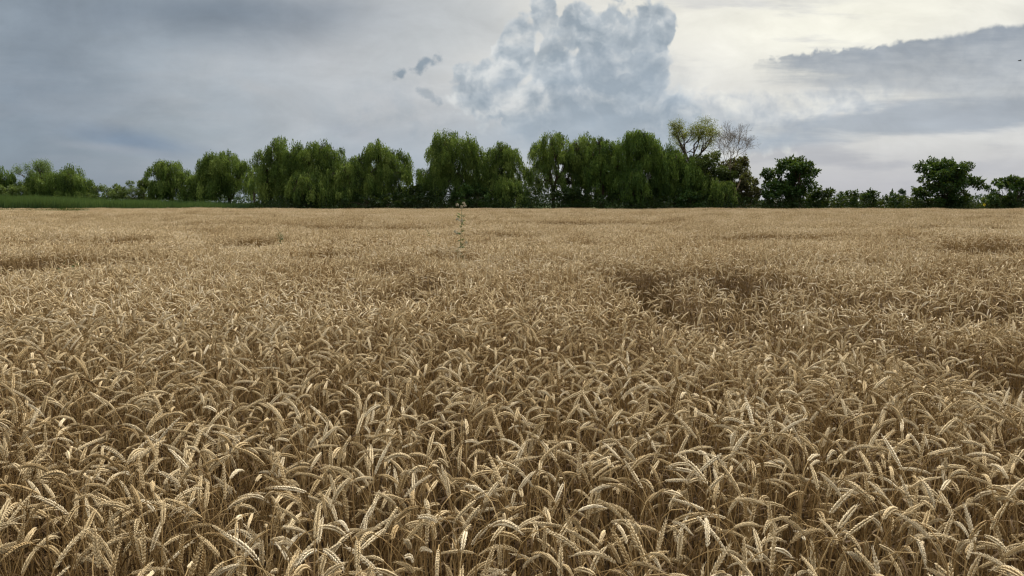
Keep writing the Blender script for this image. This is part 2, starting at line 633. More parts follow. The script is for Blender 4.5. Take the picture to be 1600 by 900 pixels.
def curve_pts(hgt_, lean, neck, tip, ear_len, n_stem=9, n_ear=12, r=rng):
    """planar curve in the XZ plane: near vertical stem, bending neck, drooping ear; angles from the vertical in degrees"""
    seg = []
    # stem: straight for most of its length, the last 16 cm curls over
    Ls = hgt_
    s = np.concatenate([np.linspace(0, 1 - 0.17 / Ls, 4), np.linspace(1 - 0.14 / Ls, 1, n_stem - 4)]) * Ls
    ang = np.where(s < Ls - 0.16, lean, lean + (neck - lean) * np.clip((s - (Ls - 0.16)) / 0.16, 0, 1) ** 1.4)
    P = [np.zeros(3)]
    for a0, a1, d in zip(ang[:-1], ang[1:], np.diff(s)):
        a = RAD((a0 + a1) / 2)
        P.append(P[-1] + d * np.array([math.sin(a), 0, math.cos(a)]))
    stem = np.array(P)
    e = [stem[-1]]
    ea = neck + (tip - neck) * np.linspace(0, 1, n_ear)
    for k in range(1, n_ear):
        a = RAD((ea[k - 1] + ea[k]) / 2)
        e.append(e[-1] + ear_len / (n_ear - 1) * np.array([math.sin(a), 0, math.cos(a)]))
    return stem, np.array(e)


def ear_high(g, E_, tone, r, nodes=24, ring=4):
    """a full ear: two rows of husks on a curved rachis, each spikelet with an outer pair and a middle husk"""
    n = len(E_)
    tt = np.linspace(0, n - 1.001, nodes)
    i0 = tt.astype(int)
    fr = (tt - i0)[:, None]
    P = E_[i0] * (1 - fr) + E_[np.minimum(i0 + 1, n - 1)] * fr
    T = np.gradient(P, axis=0)
    T /= np.linalg.norm(T, axis=1)[:, None]
    Yv = np.array([0, 1.0, 0])
    roll = r.uniform(0, math.pi)
    fl = r.uniform(0.85, 1.15)
    for k in range(nodes):
        t = T[k]
        nrm = np.cross(Yv, t)
        side = math.cos(roll) * Yv + math.sin(roll) * nrm
        front = np.cross(t, side)
        sg = 1 if k % 2 else -1
        u = k / (nodes - 1)
        env = 0.62 + 0.5 * math.sin(math.pi * min(1, u * 0.92 + 0.12)) if u < 0.85 else 0.9 - (u - 0.85) * 2.2
        for (fo, so_, ang_o, sc) in ((0.55, 0.75, 13, 1.0), (-0.55, 0.75, -13, 1.0), (0.0, 1.25, 0, 0.92)):
            L = 0.0100 * env * sc * r.uniform(0.9, 1.12)
            W = 0.0037 * env * fl * sc
            Vf, Qf, Tf = floret(L, W, ring)
            ax = t * math.cos(RAD(21)) + side * sg * math.sin(RAD(21)) * so_ + front * math.sin(RAD(ang_o)) + r.normal(0, 0.05, 3)
            ax /= np.linalg.norm(ax)
            a = np.cross(ax, front)
            a /= np.linalg.norm(a)
            b = np.cross(ax, a)
            base = P[k] + side * sg * 0.0012 * env + front * fo * 0.0019 * env
            R = np.stack([a, b, ax])
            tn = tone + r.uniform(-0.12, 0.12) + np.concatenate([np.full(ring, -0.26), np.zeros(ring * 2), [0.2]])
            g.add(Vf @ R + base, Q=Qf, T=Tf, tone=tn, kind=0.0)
    # short beard at the tip
    t = T[-1]
    for q in range(3):
        d = t + r.normal(0, 0.22, 3)
        d /= np.linalg.norm(d)
        g.tube([P[-1], P[-1] + d * 0.006, P[-1] + d * r.uniform(0.010, 0.018)], [0.0008, 0.0006, 0.0002], 3, tone, 0.0)


def ear_low(g, E_, tone, r, rings=9, sides=5, w=0.0067):
    """the same ear for the middle distance: a stepped spindle"""
    n = len(E_)
    tt = np.linspace(0, n - 1.001, rings)
    i0 = tt.astype(int)
    fr = (tt - i0)[:, None]
    P = E_[i0] * (1 - fr) + E_[np.minimum(i0 + 1, n - 1)] * fr
    u = np.linspace(0, 1, rings)
    R = w / 2 * np.interp(u, [0, 0.12, 0.5, 0.85, 1], [0.45, 0.9, 1.05, 0.8, 0.15])
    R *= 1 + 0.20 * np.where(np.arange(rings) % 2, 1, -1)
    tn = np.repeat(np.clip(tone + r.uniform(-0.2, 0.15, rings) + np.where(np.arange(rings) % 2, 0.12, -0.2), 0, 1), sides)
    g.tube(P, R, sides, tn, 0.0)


def ribbon(g, P, W, side, tone, kind):
    P = np.asarray(P)
    W = np.broadcast_to(W, (len(P),))[:, None]
    V = np.concatenate([P - side * W / 2, P + side * W / 2])
    n = len(P)
    Q = [(k, k + 1, n + k + 1, n + k) for k in range(n - 1)]
    g.add(V, Q=Q, tone=tone, kind=kind)


def leaf_geo(g, h, r, tone, seg=6):
    """a dry, twisted blade hanging off the stem"""
    az = r.uniform(0, 2 * math.pi)
    d = np.array([math.cos(az), math.sin(az), 0])
    L = r.uniform(0.10, 0.20)
    a0, a1 = r.uniform(15, 50), r.uniform(120, 175)
    P = [np.array([0, 0, h])]
    tw = r.uniform(-2, 2)
    for k in range(seg - 1):
        a = RAD(a0 + (a1 - a0) * min(1, (k / (seg - 2)) ** 0.7))
        P.append(P[-1] + L / (seg - 1) * (d * math.sin(a) + np.array([0, 0, math.cos(a)])))
    P = np.array(P)
    sd = np.cross(d, [0, 0, 1.0])
    W = np.interp(np.linspace(0, 1, seg), [0, 0.3, 1], [0.004, 0.007, 0.001])
    sides = np.array([sd * math.cos(tw * k / seg) + np.array([0, 0, 1.0]) * math.sin(tw * k / seg) for k in range(seg)])
    V = np.concatenate([P - sides * W[:, None] / 2, P + sides * W[:, None] / 2])
    g.add(V, Q=[(k, k + 1, seg + k + 1, seg + k) for k in range(seg - 1)], tone=tone, kind=1.0)


POSTURES = []


def posture(r, q=None):
    q = r.random() if q is None else q
    if q < 0.15:
        kind, neck, tip = 'upright', r.uniform(3, 18), r.uniform(8, 30)
    elif q < 0.46:
        kind, neck, tip = 'tilted', r.uniform(22, 46), r.uniform(45, 75)
    elif q < 0.82:
        kind, neck, tip = 'arched', r.uniform(42, 82), r.uniform(84, 122)
    else:
        kind, neck, tip = 'hanging', r.uniform(85, 125), r.uniform(125, 165)
    return kind, neck, tip


def stalk_shape(r, q=None):
    kind, neck, tip = posture(r, q)
    L = r.uniform(0.058, 0.092)
    lean = r.uniform(-1, 9)
    droop = {'upright': 0.0, 'tilted': 0.01, 'arched': 0.035, 'hanging': 0.07}[kind]
    h = 0.735 + r.normal(0, 0.045) + droop
    stem, E_ = curve_pts(h, lean, neck, tip, L)
    return kind, stem, E_


# --- prototypes live in a collection of their own that only feeds the field's instancer
proto = bpy.data.collections.new('wheat_variants')
NHI, NMID, NCL, NCF = 40, 30, 14, 10
HI = []           # for the nearest stalks: separate stem / ear / leaf meshes
for k in range(NHI):
    kind, stem, E_ = stalk_shape(rng, (k + 0.5) / NHI)
    tone = float(np.clip(rng.normal(0.5, 0.22), 0, 1))
    gs, ge, gls = Geo(), Geo(), [Geo()]
    gs.tube(stem, np.interp(np.arange(len(stem)), [0, len(stem) - 1], [0.0019, 0.0011]), 5, tone, 0.5)
    ear_high(ge, E_, tone, rng)
    leaf_geo(gls[0], rng.uniform(0.22, 0.45), rng, tone)
    gls.append(Geo())
    leaf_geo(gls[1], rng.uniform(0.45, 0.56) if k % 5 else rng.uniform(0.60, 0.68), rng, tone)
    HI.append((kind, tone, gs.mesh('stem', M_STRAW, True), ge.mesh('ear', M_STRAW), [q.mesh('leaf', M_STRAW) for q in gls]))
    gj = Geo()
    for a in (gs, ge, *gls):
        V_ = np.concatenate(a.V)
        gj.add(V_, Q=np.concatenate(a.Q), T=np.concatenate(a.T) if a.T else None, tone=np.concatenate(a.tone), kind=np.concatenate(a.kind))
    proto.objects.link(bpy.data.objects.new('v0_%03d' % k, gj.mesh('stalk', M_STRAW)))
for k in range(NMID):
    kind, stem, E_ = stalk_shape(rng, (k + 0.5) / NMID)
    tone = float(np.clip(rng.normal(0.5, 0.22), 0, 1))
    gj = Geo()
    gj.tube(stem[[0, 3, 4, 6, 8]], np.array([0.0019, 0.0016, 0.0014, 0.0012, 0.0011]), 3, tone, 0.5)
    ear_low(gj, E_, tone, rng, 15, 5)
    leaf_geo(gj, rng.uniform(0.25, 0.5), rng, tone, 5)
    leaf_geo(gj, rng.uniform(0.5, 0.64), rng, tone, 5)
    proto.objects.link(bpy.data.objects.new('v1_%03d' % k, gj.mesh('stalk', M_STRAW)))


def clump(r, size, per_m2, rings, fat):
    g = Geo()
    n = int(size * size * per_m2)
    k = int(math.ceil(math.sqrt(n)))
    for a in range(n):
        x = ((a % k) + r.uniform(0, 1)) / k * size - size / 2
        y = ((a // k) + r.uniform(0, 1)) / k * size - size / 2
        kind, stem, E_ = stalk_shape(r)
        tone = float(np.clip(r.normal(0.5, 0.24), 0, 1))
        az = r.uniform(0, 2 * math.pi)
        R = np.array([[math.cos(az), math.sin(az), 0], [-math.sin(az), math.cos(az), 0], [0, 0, 1]])
        o = np.array([x, y, r.normal(0, 0.02)])
        P = stem[[0, 3, 6, 8]] @ R + o
        gg = Geo()
        ribbon(g, P, 0.0032 * fat, np.array([1.0, 0, 0]) if a % 2 else np.array([0.6, 0.8, 0]), tone, 0.5)
        ear_low(g, E_ @ R + o, tone, r, rings, 4, 0.0073 * fat)
        if r.random() < 0.4:
            h = r.uniform(0.4, 0.62)
            d = R[0]
            ribbon(g, np.array([o + [0, 0, h], o + [0, 0, h + 0.03] + d * 0.05, o + [0, 0, h - 0.06] + d * 0.09]), 0.007 * fat, np.cross(d, [0, 0, 1.0]), tone, 1.0)
    return g


CL, CF = 0.42, 0.7
for k in range(NCL):
    proto.objects.link(bpy.data.objects.new('v2_%03d' % k, clump(rng, CL * 1.08, 470, 7, 1.0).mesh('clump', M_STRAW)))
for k in range(NCF):
    proto.objects.link(bpy.data.objects.new('v3_%03d' % k, clump(rng, CF * 1.08, 360, 5, 1.25).mesh('clump', M_STRAW)))


# --- how the crop stands: hollows where the wheat has gone down, swells where it grew tall
def ground_pt(px, py, z=0.78):
    x, y, zz = ray(px, py)
    t = (z - CAM_H) / zz
    return x * t, y * t


WALLS = []      # x, y of the standing edge, half width, drop, length of the dip in front of it
for (px, py, hw, dep) in (
        (985, 420, 50, 0.60), (1134, 426, 52, 0.72), (1195, 424, 50, 0.18), (1065, 420, 40, 0.16), (1480, 468, 110, 0.22), (1340, 452, 50, 0.16), (1580, 470, 60, 0.20), (1260, 440, 40, 0.2),
        (110, 398, 100, 0.36), (250, 394, 70, 0.26), (440, 371, 70, 0.30), (530, 391, 60, 0.18), (672, 424, 34, 0.34), (715, 388, 46, 0.26), (620, 410, 50, 0.16),
        (880, 374, 90, 0.18), (1050, 386, 60, 0.22), (1290, 402, 60, 0.24), (1370, 398, 50, 0.26), (1500, 402, 100, 0.28), (1590, 408, 50, 0.24),
        (1470, 380, 110, 0.26), (1570, 354, 80, 0.28), (1200, 364, 140, 0.24), (600, 352, 120, 0.20), (300, 349, 150, 0.20), (900, 347, 140, 0.22), (1420, 352, 90, 0.24),
        (60, 352, 90, 0.20), (200, 372, 80, 0.2), (780, 362, 80, 0.2), (1100, 350, 80, 0.2)):
    wx, wy = ground_pt(px, py)
    WALLS.append((wx, wy, hw / FPX * wy, dep, dep * wy * (1.0 if dep > 0.5 else 0.95) + 0.25))

_vn = np.random.default_rng(3).random((64, 64))


def vnoise(x, y):
    xi, yi = np.floor(x).astype(int), np.floor(y).astype(int)
    fx, fy = x - xi, y - yi
    fx, fy = fx * fx * (3 - 2 * fx), fy * fy * (3 - 2 * fy)
    a = _vn[xi % 64, yi % 64]; b = _vn[(xi + 1) % 64, yi % 64]
    c_ = _vn[xi % 64, (yi + 1) % 64]; d = _vn[(xi + 1) % 64, (yi + 1) % 64]
    return (a * (1 - fx) + b * fx) * (1 - fy) + (c_ * (1 - fx) + d * fx) * fy - 0.5


MOUNDS = []     # x, y, half width, depth, rise: clumps that stand proud behind the hollows
for (px, py, hw, rise) in ((1062, 396, 50, 0.13), (1195, 402, 62, 0.13), (930, 398, 50, 0.08), (1290, 404, 50, 0.08), (1500, 425, 90, 0.12), (1390, 410, 50, 0.08),
                           (150, 372, 110, 0.10), (560, 376, 80, 0.08), (1440, 372, 90, 0.10), (1570, 378, 60, 0.12), (40, 372, 60, 0.08)):
    mx_, my_ = ground_pt(px, py)
    MOUNDS.append((mx_, my_, hw / FPX * my_, 0.10 * my_, rise))


def crop_dz(x, y):
    far = np.clip((y - 6) / 20, 0, 1)
    z = vnoise(x * 0.9 + 5, y * 0.9) * (0.05 + 0.05 * far) + vnoise(x * 0.28, y * 0.22 + 9) * (0.05 + 0.16 * far) + vnoise(x * 2.3, y * 2.3 + 31) * 0.05
    # ragged lanes in the far crop
    z = z - 0.26 * far * np.clip(vnoise(x * 0.16 + 11, y * 0.55 + 3) * 3.2 - 0.55, 0, 1)
    for mx_, my_, hw, dp, rise in MOUNDS:
        z = z + rise * np.exp(-((x - mx_) / hw) ** 2 - ((y - my_) / dp) ** 2)
    hole = np.zeros_like(z)
    jy = vnoise(x * 1.1, y * 0.0 + 50) * 0.9 + vnoise(x * 3.1, y * 0.0 + 20) * 0.3
    jx = vnoise(x * 1.7 + 40, y * 1.7) * 0.5
    for wx, wy, hw, dep, ln in WALLS:
        q = (wy + jy * (0.4 + wy * 0.04) - y) / ln                # 0 at the standing edge, 1 where the dip begins
        dx = np.abs((x - wx) / hw + jx)
        side = np.clip((1.15 - dx) / 0.45, 0, 1)
        prof = np.where(q < 0, np.clip(1 + q * ln / 0.12, 0, 1), np.clip(1 - q, 0, 1))
        hole = np.maximum(hole, dep * side * prof)
        if dep > 0.5:
            z = z * (1 - 0.85 * side * np.clip(np.minimum((q + 0.1) * 5, (1.3 - q) * 2.5), 0, 1))
    core = np.zeros_like(z)
    for wx, wy, hw, dep, ln in WALLS:
        q = (wy + jy * (0.4 + wy * 0.04) - y) / ln
        dx = np.abs((x - wx) / hw + jx)
        core = np.maximum(core, (dx < 0.9) * np.clip(1.7 - 1.7 * np.abs(q - 0.10) / 0.26, 0, 1) * min(1, max(0, (dep - 0.22) / 0.15)))
    return z - hole, core


def wedge(y0, y1, step, margin_near, jitter=0.5, slope=0.76):
    P = []
    y = y0
    while y < y1:
        hw = slope * y + margin_near
        n = int(2 * hw / step)
        x = (np.arange(n) + 0.5) * step - hw
        x = x + rng.uniform(-jitter, jitter, n) * step
        yy = y + rng.uniform(-jitter, jitter, n) * step
        P.append(np.stack([x, yy], 1))
        y += step
    return np.concatenate(P)


def scatter():
    out = []      # x, y, z, rx, ry, rz, scale, idx
    def emit(P, i0, n, tilt, smin, smax, cls):
        z, hole = crop_dz(P[:, 0], P[:, 1])
        N = len(P)
        # stand thins out where it has fallen
        keep = rng.random(N) > hole * (1.0 if cls < 2 else 0.5)
        rz = rng.uniform(0, 2 * math.pi, N)
        if cls < 2:
            # a slight common lean, stronger round the hollows
            rx = rng.normal(0, tilt, N) + hole * rng.normal(0, 0.4, N)
            ry = rng.normal(0, tilt, N) + hole * rng.normal(0, 0.4, N)
        else:
            rx = rng.normal(0, tilt, N)
            ry = rng.normal(0, tilt, N)
        s = rng.uniform(smin, smax, N)
        idx = i0 + rng.integers(0, n, N)
        z = z + (0.80 * (1 - s)) * 0.6 + (rng.normal(0, 0.02, N) if cls < 2 else 0)
        A = np.stack([P[:, 0], P[:, 1], z, rx, ry, rz, s, idx], 1)[keep]
        out.append(A)
    emit(wedge(-1.2, 4.6, 0.0455, 1.6), 0, NHI, 0.15, 0.90, 1.10, 0)
    emit(wedge(4.6, 11.0, 0.0460, 1.8), NHI, NMID, 0.14, 0.90, 1.10, 1)
    emit(wedge(11.0 + CL / 2, 34.0, CL, 2.5, 0.12), NHI + NMID, NCL, 0.02, 0.97, 1.05, 2)
    emit(wedge(34.0 + CF / 2, 84.5, CF, 5.0, 0.10), NHI + NMID + NCL, NCF, 0.01, 0.97, 1.05, 3)
    A = np.concatenate(out)
    # nobody stands inside the camera
    near = (np.abs(A[:, 0]) < 0.35) & (A[:, 1] < 0.45) & (A[:, 1] > -0.35)
    return A[~near]


S = scatter()
# the stalks that show largest: ears nearest the viewer and inside the view
ex, ey, ez = S[:, 0], S[:, 1], S[:, 2] + 0.78 - CAM_H
cp, sp_ = math.cos(PITCH), math.sin(PITCH)
depth = ey * cp - ez * sp_
vert = ey * sp_ + ez * cp
sx = 800 + FPX * ex / np.maximum(depth, 0.01)
sy = 450 - FPX * vert / np.maximum(depth, 0.01)
cand = np.where((depth > 0.5) & (sx > 6) & (sx < 1594) & (sy < 893) & (S[:, 7] < NHI))[0]
cand = cand[np.argsort(depth[cand])][:300]
own = np.zeros(len(S), bool)
own[cand] = True

dr = depth[cand]
q1, q2 = np.quantile(dr, [0.33, 0.67])
same = {}
for i in cand:
    x, y, z, rx, ry, rz, s, idx = S[i]
    kind, tone, ms, me_, mls = HI[int(idx)]
    root = obj('wheat_stalk', None)
    root.empty_display_size = 0.05
    root.location = (x, y, z)
    root.rotation_euler = (rx, ry, rz)
    root.scale = (s, s, s)
    fx, fy = math.cos(rz), math.sin(rz)
    way = 'bent right' if fx > 0.7 else 'bent left' if fx < -0.7 else ('bent away' if fy > 0 else 'bent forward')
    if kind == 'upright':
        way = 'upright'
    kw = {'upright': 'straight', 'tilted': 'tilted', 'arched': 'arched', 'hanging': 'drooping'}[kind]
    col_ = ('far left', 'left', 'left of centre', 'centre', 'right of centre', 'right', 'far right')[min(6, int(sx[i] / 228.6))]
    row = 'front row' if depth[i] < q1 else 'second row' if depth[i] < q2 else 'third row'
    shade_ = 'pale' if tone > 0.62 else 'brownish' if tone < 0.38 else 'golden'
    tag(root, '%s wheat stalk with %s ear %s, %s, bottom %s' % (shade_, kw, way, row, col_), 'wheat', 'ripe wheat stalks in the nearest rows')
    same.setdefault(root['label'], []).append((sx[i], root))
    obj('stem', ms, root)
    obj('ear', me_, root)
    for ml in mls:
        obj('leaf', ml, root)

# where several look alike, their order from left to right tells them apart
for lab, rs in same.items():
    if len(rs) > 1:
        rs.sort(key=lambda q: q[0])
        for k, (_, o) in enumerate(rs):
            o['label'] = lab + ', ' + ('leftmost' if k == 0 else 'rightmost' if k == len(rs) - 1 else ('middle' if len(rs) == 3 else ('second', 'third', 'fourth', 'fifth', 'sixth')[min(4, k - 1)]))

# the rest of the crop, one object
R_ = S[~own]
me = bpy.data.meshes.new('wheat_field')
me.vertices.add(len(R_))
me.vertices.foreach_set('co', R_[:, :3].astype(np.float32).ravel())
a_ = me.attributes.new('rot', 'FLOAT_VECTOR', 'POINT')
a_.data.foreach_set('vector', R_[:, 3:6].astype(np.float32).ravel())
a_ = me.attributes.new('size', 'FLOAT', 'POINT')
a_.data.foreach_set('value', R_[:, 6].astype(np.float32))
a_ = me.attributes.new('variant', 'INT', 'POINT')
a_.data.foreach_set('value', R_[:, 7].astype(np.int32))
me.materials.append(M_STRAW)
field = obj('wheat_field', me)
tag(field, 'ripe golden wheat crop filling the field as far as the trees', 'wheat field', kind='stuff')


def instancer(coll, name):
    ng = bpy.data.node_groups.new(name, 'GeometryNodeTree')
    ng.interface.new_socket('Geometry', in_out='INPUT', socket_type='NodeSocketGeometry')
    ng.interface.new_socket('Geometry', in_out='OUTPUT', socket_type='NodeSocketGeometry')
    N, Lk = ng.nodes, ng.links
    gi, go = N.new('NodeGroupInput'), N.new('NodeGroupOutput')
    ci = N.new('GeometryNodeCollectionInfo')
    ci.inputs['Collection'].default_value = coll
    ci.inputs['Separate Children'].default_value = True
    ci.inputs['Reset Children'].default_value = True
    ip = N.new('GeometryNodeInstanceOnPoints')
    Lk.new(gi.outputs[0], ip.inputs['Points'])
    Lk.new(ci.outputs[0], ip.inputs['Instance'])
    ip.inputs['Pick Instance'].default_value = True
    def na(nm, ty):
        n = N.new('GeometryNodeInputNamedAttribute')
        n.data_type = ty
        n.inputs[0].default_value = nm
        return n.outputs[0]
    Lk.new(na('variant', 'INT'), ip.inputs['Instance Index'])
    e2r = N.new('FunctionNodeEulerToRotation')
    Lk.new(na('rot', 'FLOAT_VECTOR'), e2r.inputs[0])
    Lk.new(e2r.outputs[0], ip.inputs['Rotation'])
    Lk.new(na('size', 'FLOAT'), ip.inputs['Scale'])
    Lk.new(ip.outputs[0], go.inputs[0])
    return ng


md = field.modifiers.new('stand', 'NODES')
md.node_group = instancer(proto, 'wheat_stand')
print('WHEAT instances', len(R_), 'named', len(cand))


# ------------------------------------------------------------------ trees
def unit(a):
    return a / (np.linalg.norm(a, axis=-1, keepdims=True) + 1e-9)


def leaf_cards(P, D, L, W, tone, r, fold=0.25):
    """many small leaf-shaped faces: base P, direction D, random roll"""
    n = len(P)
    D = unit(D)
    rnd = unit(r.normal(size=(n, 3)))
    S_ = unit(np.cross(D, rnd))
    N_ = np.cross(D, S_)
    L = np.broadcast_to(L, (n,))[:, None]
    W = np.broadcast_to(W, (n,))[:, None]
    a = P
    b = P + D * L * 0.45 + S_ * W * 0.5 + N_ * W * fold
    c_ = P + D * L
    d = P + D * L * 0.45 - S_ * W * 0.5 + N_ * W * fold
    V = np.stack([a, b, c_, d], 1).reshape(-1, 3)
    Q = np.arange(n * 4).reshape(n, 4)
    return V, Q, np.repeat(np.clip(tone, 0, 1), 4)


def limb(g, p0, p1, r0, r1, r, n=7, wob=0.10, sides=6, sag=0.0):
    """a tapering, slightly crooked limb; returns its points"""
    p0, p1 = np.asarray(p0, float), np.asarray(p1, float)
    t = np.linspace(0, 1, n)
    L = np.linalg.norm(p1 - p0)
    P = p0 + (p1 - p0) * t[:, None]
    W = np.cumsum(r.normal(0, wob * L / n, (n, 3)), 0)
    W -= t[:, None] * W[-1]
    P = P + W
    P[:, 2] += np.sin(t * math.pi) * sag * L
    g.tube(P, r0 + (r1 - r0) * t ** 0.8, sides, 0.5, 0.0)
    return P


def lump_layout(r, W, H, hb, lumps=None, box=0.27):
    """centres and radii of the foliage masses of a crown W wide: stacked in columns so that the crown is full to its edges"""
    R0 = min(1.75, max(0.7, 0.19 * min(W, H) + 0.2))
    nc = max(3, int(round(W / (R0 * 0.95))))
    out = []
    ph = r.uniform(0, 6.28)
    for c_ in range(nc):
        u = ((c_ + 0.5 + r.uniform(-0.45, 0.45)) / nc) * 2 - 1
        top = H - R0 * 0.55 - (H - hb) * (box * abs(u) ** 3.2 + 0.09 * (0.5 + 0.5 * math.sin(ph + u * 5.0)) * (abs(u) > 0.2)) - r.uniform(0, 0.2)
        nl = max(1, int(round((top - hb) / (R0 * 1.35))))
        for l in range(nl):
            rad = R0 * r.uniform(0.75, 1.15)
            f = l / max(1, nl)
            z = top - (top - hb) * f * r.uniform(0.85, 1.1)
            bulge = 1.0 + 0.10 * math.sin(f * 3.1) + r.uniform(-0.10, 0.08)
            x = u * (W / 2 - R0 * 0.35) * bulge + (R0 * 0.5 * (1 if l % 2 else -1) if l else 0)
            x = float(np.clip(x, -W / 2 + R0 * 0.3, W / 2 - R0 * 0.3))
            out.append((x, r.uniform(-1, 1) * W * 0.30 * math.sqrt(max(0.1, 1 - u * u)), z, rad))
            if l < 3:
                out.append((x + r.uniform(-0.3, 0.3), -W * 0.26 * math.sqrt(max(0.1, 1 - u * u)), z - 0.4 * R0, rad * 0.85))
    if lumps:
        r.shuffle(out)
        out = [tuple(q) for q in out[:lumps]]
    return out


def willow(name, px, dist, W, top_py, seed, label, group=None, hb=0.3, mat=None, dens=1.0, lumps=None, long=1.0, tone0=0.0, lean=0.0, trunk_r=0.30, cat='willow', open_=0.0, holes=()):
    """weeping willow: trunk, forking limbs and a crown of hanging leafy switches"""
    r = np.random.default_rng(seed)
    mat = mat or M_WILLOW
    x0 = at(px, dist)
    H = hgt(top_py, dist)
    W = W / FPX * dist
    root = obj(name, None, loc=(x0, dist, 0))
    tag(root, label, cat, group)
    LP = lump_layout(r, W, H, max(hb, H * 0.22), lumps)
    g = Geo()
    fork = H * r.uniform(0.22, 0.34)
    tp = limb(g, (0, 0, -0.1), (lean * 0.4, 0, fork), trunk_r, trunk_r * 0.75, r, 6, 0.08, 9)
    base = tp[-1]
    mains = []
    k_m = min(5, len(LP))
    for k in range(k_m):
        a = 2 * math.pi * (k + r.uniform(0, 0.6)) / k_m
        e = np.array([math.cos(a) * W * 0.24 + lean * 0.6, math.sin(a) * W * 0.18, H * r.uniform(0.55, 0.72)])
        mains.append(limb(g, base, e, trunk_r * 0.55, trunk_r * 0.22, r, 7, 0.16, 7, 0.05))
    for (x, y, z, rad) in LP:
        c0 = np.array([x, y, z])
        M_ = mains[int(np.argmin([np.linalg.norm(m[-1] - c0) for m in mains]))]
        s0 = M_[r.integers(2, len(M_))]
        lp = limb(g, s0, c0 + [0, 0, rad * 0.4], trunk_r * 0.2, 0.03, r, 6, 0.18, 5, 0.12)
        for q in range(3):
            limb(g, lp[-2], c0 + unit(r.normal(size=3)) * rad * 0.8, 0.035, 0.012, r, 4, 0.2, 4)
    obj('trunk', g.mesh('trunk', M_BARK, True), root)
    # switches
    VV, QQ, TT, off = [], [], [], 0
    allP, allD, allT, allL = [], [], [], []
    for (x, y, z, rad) in LP:
        ns = int(78 * rad * rad * dens) + 14
        nb = int(4 + rad * 3)                      # switches hang in bunches from the twig ends
        bd = unit(r.normal(size=(nb, 3)) * [1, 1, 0.8] + [0, 0, 0.25])
        bi = r.integers(0, nb, ns)
        d = unit(bd[bi] + r.normal(0, 0.20, (ns, 3)))
        d[:, 2] = np.abs(d[:, 2]) * 0.9 + 0.02
        d = unit(d)
        bt = r.normal(0, 0.21, nb)[bi]
        bl = r.uniform(0.45, 1.25, nb)[bi]
        rr = rad * r.uniform(0.6, 1.05, ns) * r.uniform(0.85, 1.15, nb)[bi]
        S0 = np.array([x, y, z]) + d * rr[:, None]
        ltone = r.normal(0.44, 0.12) + tone0
        hl = np.minimum(S0[:, 2] - hb, long * bl * r.uniform(0.6, 1.0, ns) * (0.5 + 1.35 * rad) * 0.95)
        hl = np.maximum(hl, 0.5)
        step = 0.15
        m = int(hl.max() / step) + 1
        t = np.arange(m)[None, :] * step
        out = (d[:, None, :2] * (0.30 * rad) * (1 - np.exp(-t / (0.4 * rad)))[..., None])
        sway = r.normal(0, 0.05, (ns, 1, 2)) * (t[..., None] ** 1.0) * 0.5
        fall = np.where(t < 0.3, -0.10 * np.sin(t / 0.3 * math.pi), 0) + np.maximum(t - 0.12, 0)
        P = np.concatenate([S0[:, None, :2] + out + sway, (S0[:, None, 2] - fall)[..., None]], -1)
        keep = (t < hl[:, None]) & (r.random((ns, m)) < 0.9) & (P[..., 2] > hb * r.uniform(0.6, 1.2, (ns, 1)))
        P = P + r.normal(0, 0.045, P.shape)
        stn = (bt + r.normal(0, 0.08, ns))[:, None] + 0.0 * t
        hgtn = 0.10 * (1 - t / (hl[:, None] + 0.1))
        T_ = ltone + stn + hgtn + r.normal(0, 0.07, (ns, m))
        D = np.concatenate([r.normal(0, 0.30, (ns, m, 2)), r.uniform(-1.3, -0.6, (ns, m, 1))], -1)
        allP.append(P[keep]); allD.append(D[keep]); allT.append(T_[keep])
    P, D, T_ = np.concatenate(allP), np.concatenate(allD), np.concatenate(allT)
    ok = np.ones(len(P), bool)
    for (hx, hz, hr1, hr2) in holes:
        ok &= (((P[:, 0] - hx) / hr1) ** 2 + ((P[:, 2] - hz) / hr2) ** 2) > r.uniform(0.5, 1.2, len(P))
    P, D, T_ = P[ok], D[ok], T_[ok]
    L = r.uniform(0.18, 0.34, len(P))
    V, Q, tt = leaf_cards(P, D, L, L * r.uniform(0.26, 0.38, len(P)), T_, r)
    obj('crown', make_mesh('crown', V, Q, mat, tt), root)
    return len(Q)


